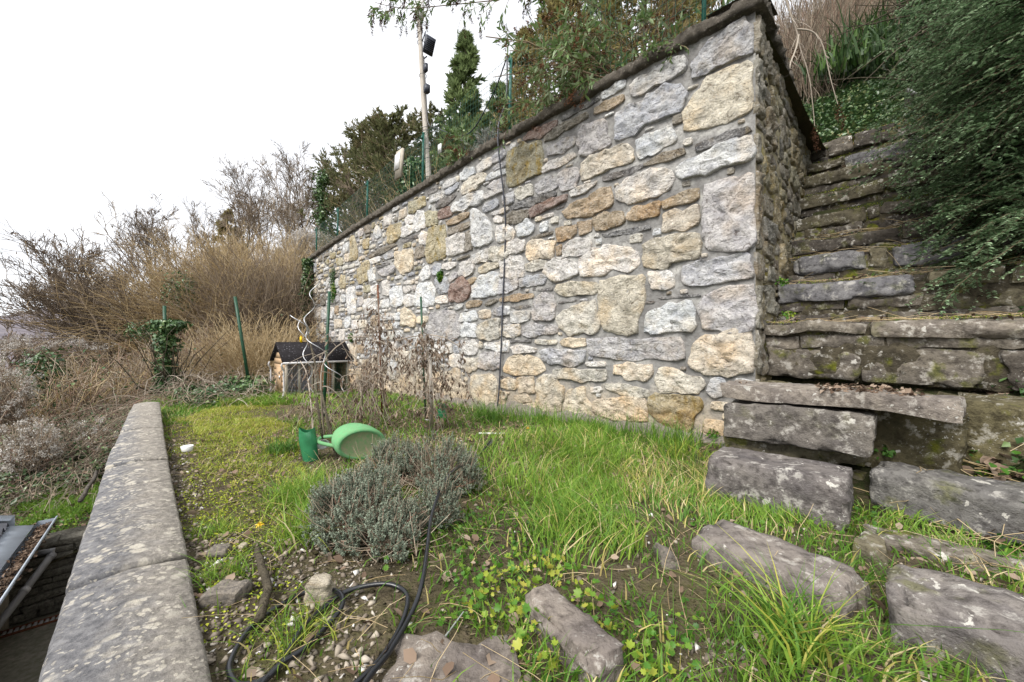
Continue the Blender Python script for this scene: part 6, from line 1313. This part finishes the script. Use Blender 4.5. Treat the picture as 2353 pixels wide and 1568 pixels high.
# ------------------------------------------------------------------ lawn
def zone(P):
    x, y = px(P); n1 = vn(P*2.2); n2 = vn(P*6+9); return x, y, n1, n2
rng = RS(201); N = 190000
a_ = -3+13.6*rng.rand(N)**1.25; q_ = .16+4.15*rng.rand(N); P = aq(a_, q_, lawn_h(a_, q_)); x, y, n1, n2 = zone(P); vis = (x > -60) & (x < 2420) & (y < 1700) & (P[:, 1] > .5); dist = P[:, 1]
gr = np.where((x < 930-(y-1250)*.05) & (y > 1230), 1., 0); gr = np.maximum(gr, np.where(x < 490-(1230-y)*.17+n1*25, 1., 0)*(y > 980))
soil_ = ((x-650)/80)**2+((y-950)/18)**2 < 1; soil_ |= ((x-740)/55)**2+((y-1055)/40)**2 < 1; soil_ |= ((x-1630)/110)**2+((y-1520)/45)**2 < 1; slab_ = ((x-1010)/165)**2+((y-1575)/120)**2 < 1; soil_ |= slab_; soil_ |= ((x-1600)/120)**2+((y-1420)/50)**2 < .8
straw = ((x-1530)/110)**2+((y-1110)/75)**2 < 1.1+.4*n1
yel = (x < 720) & (y > 935) & (y < 1300) & (((x-545)/150)**2+((y-1090)/165)**2 < 1.1+.5*n1)
lush = ((x-1290)/230)**2+((y-1090)/85)**2 < 1.1; lush |= ((x-1330)/160)**2+((y-1260)/55)**2 < 1+.3*n1; lush |= ((x-700)/60)**2+((y-1180)/95)**2 < 1.2; lush |= ((x-620)/90)**2+((y-1010)/35)**2 < 1.1; lush |= (y < 945)*(x < 720)*(x > 500)
dens = np.where(y > 1200, .5, .62)+.3*n1; dens = np.where(yel, .75, dens); dens = np.where(lush, 1., dens); dens = np.where(straw, .75, dens); dens = np.where(gr > 0, .05+.22*(n1 > .3)*(x > 620), dens); dens = np.where(soil_, .03, dens)
dens *= np.clip(.85+1.1*vn(P*1.1+40), .25, 1.25)*np.clip(1.5-dist*.07, .7, 1.5)*np.clip(.8+.5*n2, .2, 1.2)
ok = vis & (rng.rand(N) < dens*.75); P, x, y, n1, n2, dist, yel, lush, straw = [v[ok] for v in (P, x, y, n1, n2, dist, yel, lush, straw)]; n = len(P)
H = .05+.07*rng.rand(n)+.03*n2; H = np.where(lush, .07+.15*rng.rand(n)*(1+.5*n2), H); H = np.where(yel, .035+.05*rng.rand(n), H); H = np.where(straw, .06+.14*rng.rand(n), H); H = np.clip(H, .025, .4)
r_ = .3+.25*rng.rand(n)+.1*n1; r_ = np.where(lush, .34+.32*rng.rand(n), r_); r_ = np.where(yel, .62+.22*rng.rand(n)+.08*n1, r_); r_ = np.where(straw & (rng.rand(n) < .3), .86+.14*rng.rand(n), r_); r_ = np.where(rng.rand(n) < .12, .85+.15*rng.rand(n), r_)
ln = rng.normal(size=(n, 3))*.55+np.stack([vn(P*2.6+3), vn(P*2.6+30), 0*x], 1)*.8; Vv, Fq, Ft, m = blades(P, H, (.0055+.0045*rng.rand(n))*np.clip(dist/3.5, 1, 2.)*np.where(yel, .7, 1), ln, .55*rng.rand(n), rng, 3)
g = MB(); g.add(Vv, Fq, Ft, r=np.repeat(np.clip(r_, 0, 1), m)); tag(g.build('grass', M['grass'], None), kind='stuff')
print('grass', n, time.time()-T0)
# tall blades at the wall foot and named clumps
rng = RS(202); n = 800; xx = rng.uniform(1120, 1640, n); P = []; 
s_, Y_ = s_of_x(xx*1.7407); P = plane_pt(s_, lawn_h(A0+s_, s_*0+4.0), .18+.35*rng.rand(n)); P[:, 2] = lawn_h(P@A, P@Q); Vv, Fq, Ft, m = blades(P, .16+.2*rng.rand(n), .007+.003*rng.rand(n), rng.normal(size=(n, 3))*.3, .35*rng.rand(n), rng, 4); g = MB(); g.add(Vv, Fq, Ft, r=np.repeat(.2+.35*rng.rand(n), m)); tag(g.build('grass', M['grass'], None), kind='stuff')
def spread_cl(x, y, n, H, sp, seed, rl, w_=.006, lean=.7): rng = RS(seed); b = gp(x, y, -.1); b[2] = float(lawn_h(np.array(b@A), np.array(b@Q))); return b
for k, (x, y, n, H, sp, rl, w_, lean, lab) in enumerate(((690, 1150, 420, .26, .11, (.35, .7), .006, .8, 'long bright grass tuft left of the grey thyme'), (700, 1235, 320, .24, .09, (.4, .72), .006, .8, 'long bright grass tuft in front of the thyme, left side'), (1310, 1215, 360, .26, .12, (.3, .6), .006, .9, 'lush flopped grass tuft above the lying stone block'), (520, 1330, 150, .15, .06, (.35, .7), .005, .8, 'grass tuft on the gravel near the low wall'), (500, 1225, 150, .13, .07, (.35, .7), .005, .8, 'grass tuft at the inner edge of the low wall'), (650, 1040, 200, .24, .08, (.05, .4), .008, .6, 'dark grass tuft left of the green sleeve'), (680, 1470, 200, .13, .09, (.3, .8), .004, .8, 'grass tuft inside the loops of the hose'), (1120, 960, 300, .3, .13, (.1, .5), .008, .7, 'dark green grass tuft at the foot of the wall by the cable'), (1560, 1060, 150, .34, .1, (.3, .8), .007, .5, 'tall grass tuft at the left end of the big step block'), (1700, 1500, 160, .2, .1, (.2, .6), .005, .8, 'grass tuft in front of the lower step stone'))):
    b = spread_cl(x, y, n, H, sp, 0, rl); clump('grass_tuft', b, n, H, sp, 210+k, lab, 'grass tuft', 'grass', w_, rl, lean, curl=.6)
for reg, n, H in (((8.2, 9.4, -1.6, -.15), 5000, .16), ((7.3, 8.6, -2.6, -.5), 3500, .12), ((10., 10.8, .4, 2.6), 2500, .2)):
    rng = RS(int(n)); P = scat(rng, n, *reg, low_h if reg[3] < 0 else lawn_h); P = P[vn(P*3) > -.1]; n = len(P); Vv, Fq, Ft, m = blades(P, H*(.5+.7*rng.rand(n)), .008+0*rng.rand(n), rng.normal(size=(n, 3))*.6, .5*rng.rand(n), rng, 3); g = MB(); g.add(Vv, Fq, Ft, r=np.repeat(.3+.35*rng.rand(n), m)); tag(g.build('grass', M['grass'], None), kind='stuff')
# ground-cover leaves
rng = RS(221); N = 48000; a_ = -3+6.*rng.rand(N); q_ = .2+3.9*rng.rand(N); P = aq(a_, q_, lawn_h(a_, q_)); x, y, n1, n2 = zone(P)
zc = (((x-1240)/170)**2+((y-1430)/140)**2 < 1.1+.6*n1) | (((x-1500)/70)**2+((y-1540)/60)**2 < 1); zc2 = (x > 880) & (y > 1180) & (x < 1600)
ok = (P[:, 1] > .5) & (x > 850) & (rng.rand(N) < (((x-1010)/165)**2+((y-1575)/120)**2 > 1)*np.where(zc, .62, np.where(zc2, .5*(n1 > -.4), .2*(n1 > -.2)))); P, zc, x = P[ok], zc[ok], x[ok]; n = len(P); P = P+UP*(.01+.07*rng.rand(n)*np.where(zc, 1, .5))[:, None]
Nn = unit(UP+.65*rng.normal(size=(n, 3))); D = np.cross(Nn, rvec(rng, n)); l = np.where(zc, .014+.024*rng.rand(n)**1.5, .010+.018*rng.rand(n)); lob = [(.12, 0, 0), (-.05, .3, .06), (.2, .42, .04), (.38, .62, .16), (.55, .4, .03), (.85, .48, .12), (.8, .2, .0), (1.05, 0, .06), (.8, -.2, 0), (.85, -.48, .12), (.55, -.4, .03), (.38, -.62, .16), (.2, -.42, .04), (-.05, -.3, .06), (.42, 0, -.06)]
Vv, F = ovals(P, D, Nn, l, l*.95, lob); g = MB(); g.add(Vv, F, r=np.repeat(np.clip(np.where(zc, .4+.6*rng.rand(n)**1.3, .1+.6*rng.rand(n)), 0, 1), 15)); tag(g.build('ground_cover', M['cover'], None), kind='stuff')
# gravel
rng = RS(231); N = 60000; a_ = -3+8.8*rng.rand(N)**1.3; q_ = .16+2.6*rng.rand(N); P = aq(a_, q_, lawn_h(a_, q_)); x, y, n1, n2 = zone(P)
gz = ((x < 900+n1*60) & (y > 1225+n2*20)) | ((x < 480-(1230-y)*.17+n1*20) & (y > 960)) | (((x-1640)/90)**2+((y-1520)/50)**2 < 1)
ok = (P[:, 1] > .5) & (y < 1650) & (x > 300) & (rng.rand(N) < np.where(gz, .8, .05)); P = P[ok]; n = len(P); sz = .005+.013*rng.rand(n)**3
e_ = np.array([[1, 0, 0], [-1, 0, 0], [0, 1, 0], [0, -1, 0], [0, 0, 1], [0, 0, -1]])*1.; o8 = np.array([[0, 2, 4], [2, 1, 4], [1, 3, 4], [3, 0, 4], [2, 0, 5], [1, 2, 5], [3, 1, 5], [0, 3, 5]])
th = rng.rand(n)*6.28; c_, s_ = np.cos(th), np.sin(th); jt = .7+.6*rng.rand(n, 6, 1); E = e_[None]*jt*np.stack([sz*1.3, sz*.9, sz*.6], 1)[:, None]; E = E+.3*sz[:, None, None]*rng.normal(size=(n, 6, 3)); X = np.stack([E[..., 0]*c_[:, None]-E[..., 1]*s_[:, None], E[..., 0]*s_[:, None]+E[..., 1]*c_[:, None], E[..., 2]], -1)
Vv = (P[:, None]+X+UP*(sz*.3)[:, None, None]).reshape(-1, 3); F = (np.arange(n)[:, None, None]*6+o8[None]).reshape(-1, 3); me_r = np.where(rng.rand(n) < .05, 1., .9*rng.rand(n)); g = MB(); g.add(Vv, F, r=np.repeat(me_r, 6)); tag(g.build('gravel', M['pebble'], None, smooth=False), kind='stuff')
N = 26000; a_ = -2.8+9*rng.rand(N)**1.3; q_ = .3+3.9*rng.rand(N); P = aq(a_, q_, lawn_h(a_, q_)); P = P[(P[:, 1] > .5) & (vn(P*5) > -.2)]; n = len(P); sz = .004+.011*rng.rand(n)**2
E = e_[None]*(.6+.7*rng.rand(n, 6, 1))*sz[:, None, None]*[1.2, 1.1, .7]+.35*sz[:, None, None]*rng.normal(size=(n, 6, 3)); g = MB(); g.add((P[:, None]+E).reshape(-1, 3), (np.arange(n)[:, None, None]*6+o8[None]).reshape(-1, 3)); tag(g.build('soil_crumbs', M['soil'], None, smooth=False), kind='stuff')
carpet('moss_patches', 235, 60000, (.8, 8.5, .3, 2.2), lawn_h, 'moss', .012, .025, (.0, 1), keep=lambda P: (lambda x, y: (((x-545)/150)**2+((y-1090)/165)**2 < 1.1+.5*vn(P*2.2)) & (vn(P*7) > -.25))(*px(P)))
carpet('dead_leaves', 232, 2600, (-3., 6., .2, 4.2), lawn_h, 'dead_leaf', .045, .03, (.2, 1), True)
carpet('moss_patches', 233, 9000, (-.5, 9, .16, .55), lawn_h, 'moss', .014, .012, keep=lambda P: vn(P*2.5) > .1)
rng = RS(234); n = 6000; a_ = -2.5+11*rng.rand(n); q_ = .3+3.9*rng.rand(n); B = aq(a_, q_, lawn_h(a_, q_)+.01); x, y = px(B); kp = (((x-1530)/130)**2+((y-1110)/90)**2 < 1.2) | (rng.rand(n) < .55); B = B[kp]; n = len(B); P = arcs(rng, B, unit(rvec(rng, n)*[1, 1, .35]), .1+.2*rng.rand(n), .1, 4, .08); P[..., 2] = np.maximum(P[..., 2], -.25); g = MB(); addtubes(g, rng, P, np.tile([.0016, .001], (n, 1)), 3, .5, 1., .0009); tag(g.build('straw', M['twig_gold'], None), kind='stuff')
for x, y, lab in ((597, 1218, 'yellow dandelion flower in the short grass by the stick'), (1213, 990, 'yellow flower in the grass at the foot of the wall')):
    g = MB(); rng = RS(int(x)); c = gp(x, y, -.05)+UP*.03; leafmass(g, rng, c, np.array([.014, .014, .006]), 60, .014, .006); tag(g.build('dandelion', M['yellow_pl'], None), lab, 'flower')

# ------------------------------------------------------------------ grey thyme bush
t = thing('thyme_bush', gp(900, 1230, -.07), 'rounded grey-green thyme bush in the middle of the lawn with the hose over it', 'bush'); rng = RS(301)
lobes = [(gp(835, 1215, -.05), (.30, .27, .34), 1250), (gp(790, 1185, -.05), (.17, .2, .24), 380), (gp(905, 1250, -.05), (.24, .19, .22), 480), (gp(1000, 1110, -.05), (.33, .2, .36), 900), (gp(1010, 1195, -.05), (.13, .13, .26), 260), (gp(900, 1100, -.05), (.24, .2, .33), 420), (gp(1075, 1120, -.05), (.12, .12, .26), 140)]
Bs, Ds, Ls = [], [], []
for c, rad, n in lobes:
    u = rvec(rng, n); u[:, 2] = np.abs(u[:, 2])*.95+.02; u = unit(u); rad = np.array(rad); tip = c+u*rad*(.85+.2*rng.rand(n)+.12*fbm(u*3+c, 2))[:, None]; kp = (fbm(tip*7, 2) > -.38) & (np.linalg.norm((tip-(gp(905, 1190, -.05)+UP*.2))*[1, .8, 1], axis=1) > .12); tip = tip[kp]; u = u[kp]; D = unit(u*.8+UP*.75+.25*rng.normal(size=(len(u), 3))); Bs.append(tip-D*.07); Ds.append(D); Ls.append(.06+.035*rng.rand(len(u)))
Bs, Ds, Ls = np.concatenate(Bs), np.concatenate(Ds), np.concatenate(Ls); n = len(Bs); P = arcs(rng, Bs, Ds, Ls, .0, 4, .03); g = MB(); addtubes(g, rng, P, np.tile([.0014, .001], (n, 1)), 3, .2, .8, .001)
for c, rad, m in lobes:
    m = m//4; u = rvec(rng, m); u[:, 2] = np.abs(u[:, 2]); Bq = c+rng.normal(size=(m, 3))*np.array(rad)*[.3, .3, .02]; Dq = u*np.array(rad); Pq = arcs(rng, Bq, unit(Dq), np.linalg.norm(Dq, axis=1)*.9, -.05, 6, .06); addtubes(g, rng, Pq, np.tile([.003, .0014], (m, 1)), 3, .3, 1., .0012)
n_ = 130; B_ = Bs[rng.randint(0, len(Bs), n_)]; P = arcs(rng, B_, unit(UP+.5*rng.normal(size=(n_, 3))), .08+.12*rng.rand(n_), .1, 4, .06); addtubes(g, rng, P, np.tile([.0014, .001], (n_, 1)), 3, .6, 1., .001)
g.build('stems', M['twig_brown'], t)
per = 26; m = n*per; idx = np.repeat(np.arange(n), per); tt = rng.rand(m)**.8; B = Bs[idx]+Ds[idx]*(Ls[idx]*tt)[:, None]; D = unit(rvec(rng, m)+Ds[idx]*.8); l = (.0155-.005*tt)*(.7+.5*rng.rand(m)); Vv, F = leaves(B, D, Ds[idx]+.3*rvec(rng, m), l, l*.55); g = MB(); g.add(Vv, F, r=np.repeat(np.clip(.3+.4*tt+.35*rng.rand(m)-.1, 0, 1), 4)); tag(g.build('leaves', M['thyme'], t), kind='stuff')
# ------------------------------------------------------------------ dead vines on the stakes
def deadvine(seed, pts, lab, n1, leafn, L=.5, spread=.25, b=None):
    rng = RS(seed); pts = [np.asarray(p, float) for p in pts]; b = pts[0] if b is None else b; t = thing('dead_vine', b, lab, 'vine', 'dead vines on the garden stakes'); C = curve(pts, 12)[None]; R = np.array([[.011, .006]]); g = MB(); addtubes(g, rng, C, R, 6, .3, .7)
    i = rng.randint(2, 12, n1); B = C[0, i]+rng.normal(size=(n1, 3))*.03; P = arcs(rng, B, unit(rvec(rng, n1)+UP*.1), L*(.5+.9*rng.rand(n1)), .75, 8, .13); addtubes(g, rng, P, np.tile([.0045, .002], (n1, 1)), 4, rmin=.0018); P2, R2 = grow(rng, P, np.tile([.004, .002], (n1, 1)), 4, .45, .8, 6, .2, -.2, .13, .5); addtubes(g, rng, P2, R2, 3, rmin=.0016); g.build('stems', M['vine'], t)
    Bb, T, i = along(rng, P2, leafn); g = MB(); Vv, F = ovals(Bb, -UP+.5*rvec(rng, leafn), rvec(rng, leafn), .035+.045*rng.rand(leafn), .010+.014*rng.rand(leafn), [(0, 0, 0), (.3, .5, .3), (.6, .3, -.4), (1, .1, .3), (.7, -.4, .4), (.3, -.5, -.3), (.5, 0, .3)]); g.add(Vv, F, r=np.repeat(rng.rand(leafn), 7)); tag(g.build('withered_leaves', M['dead_leaf'], t), kind='stuff')
deadvine(401, [gp(990, 975, -.13), wp(988, 900, 4.9), wp(985, 820, 4.8), wp(975, 785, 4.8)], 'dead vine draped over the pale wooden stake in front of the wall', 46, 900, .42)
deadvine(402, [gp(885, 960, -.13), wp(880, 880, 5.5), wp(875, 780, 5.5), wp(868, 690, 5.6)], 'dead vine climbing the rusty steel bar', 40, 520, .34)
deadvine(403, [gp(745, 1000, -.13), wp(738, 900, 4.6), wp(745, 830, 4.7), wp(800, 780, 4.8), wp(860, 775, 4.9)], 'dead vine arching over in front of the hutch', 20, 200, .5)
deadvine(404, [gp(830, 970, -.13), wp(835, 900, 5.2), wp(850, 870, 5.2), wp(880, 850, 5.3)], 'tangle of dead vine stems between hutch and wooden stake', 50, 520, .5)
deadvine(405, [gp(1010, 985, -.13), wp(960, 850, 4.9), wp(900, 790, 5.), wp(1000, 770, 5.), wp(1060, 800, 5.)], 'dead vine stems reaching right along the wall', 16, 260, .35)
deadvine(406, [gp(720, 1010, -.13), wp(715, 930, 4.9), wp(705, 860, 5.2), wp(690, 830, 5.4)], 'dead vine stems low in front of the hutch mesh', 9, 90, .3)
print('veg done', time.time()-T0, sum(len(o.data.polygons) for o in bpy.data.objects if o.type == 'MESH'))
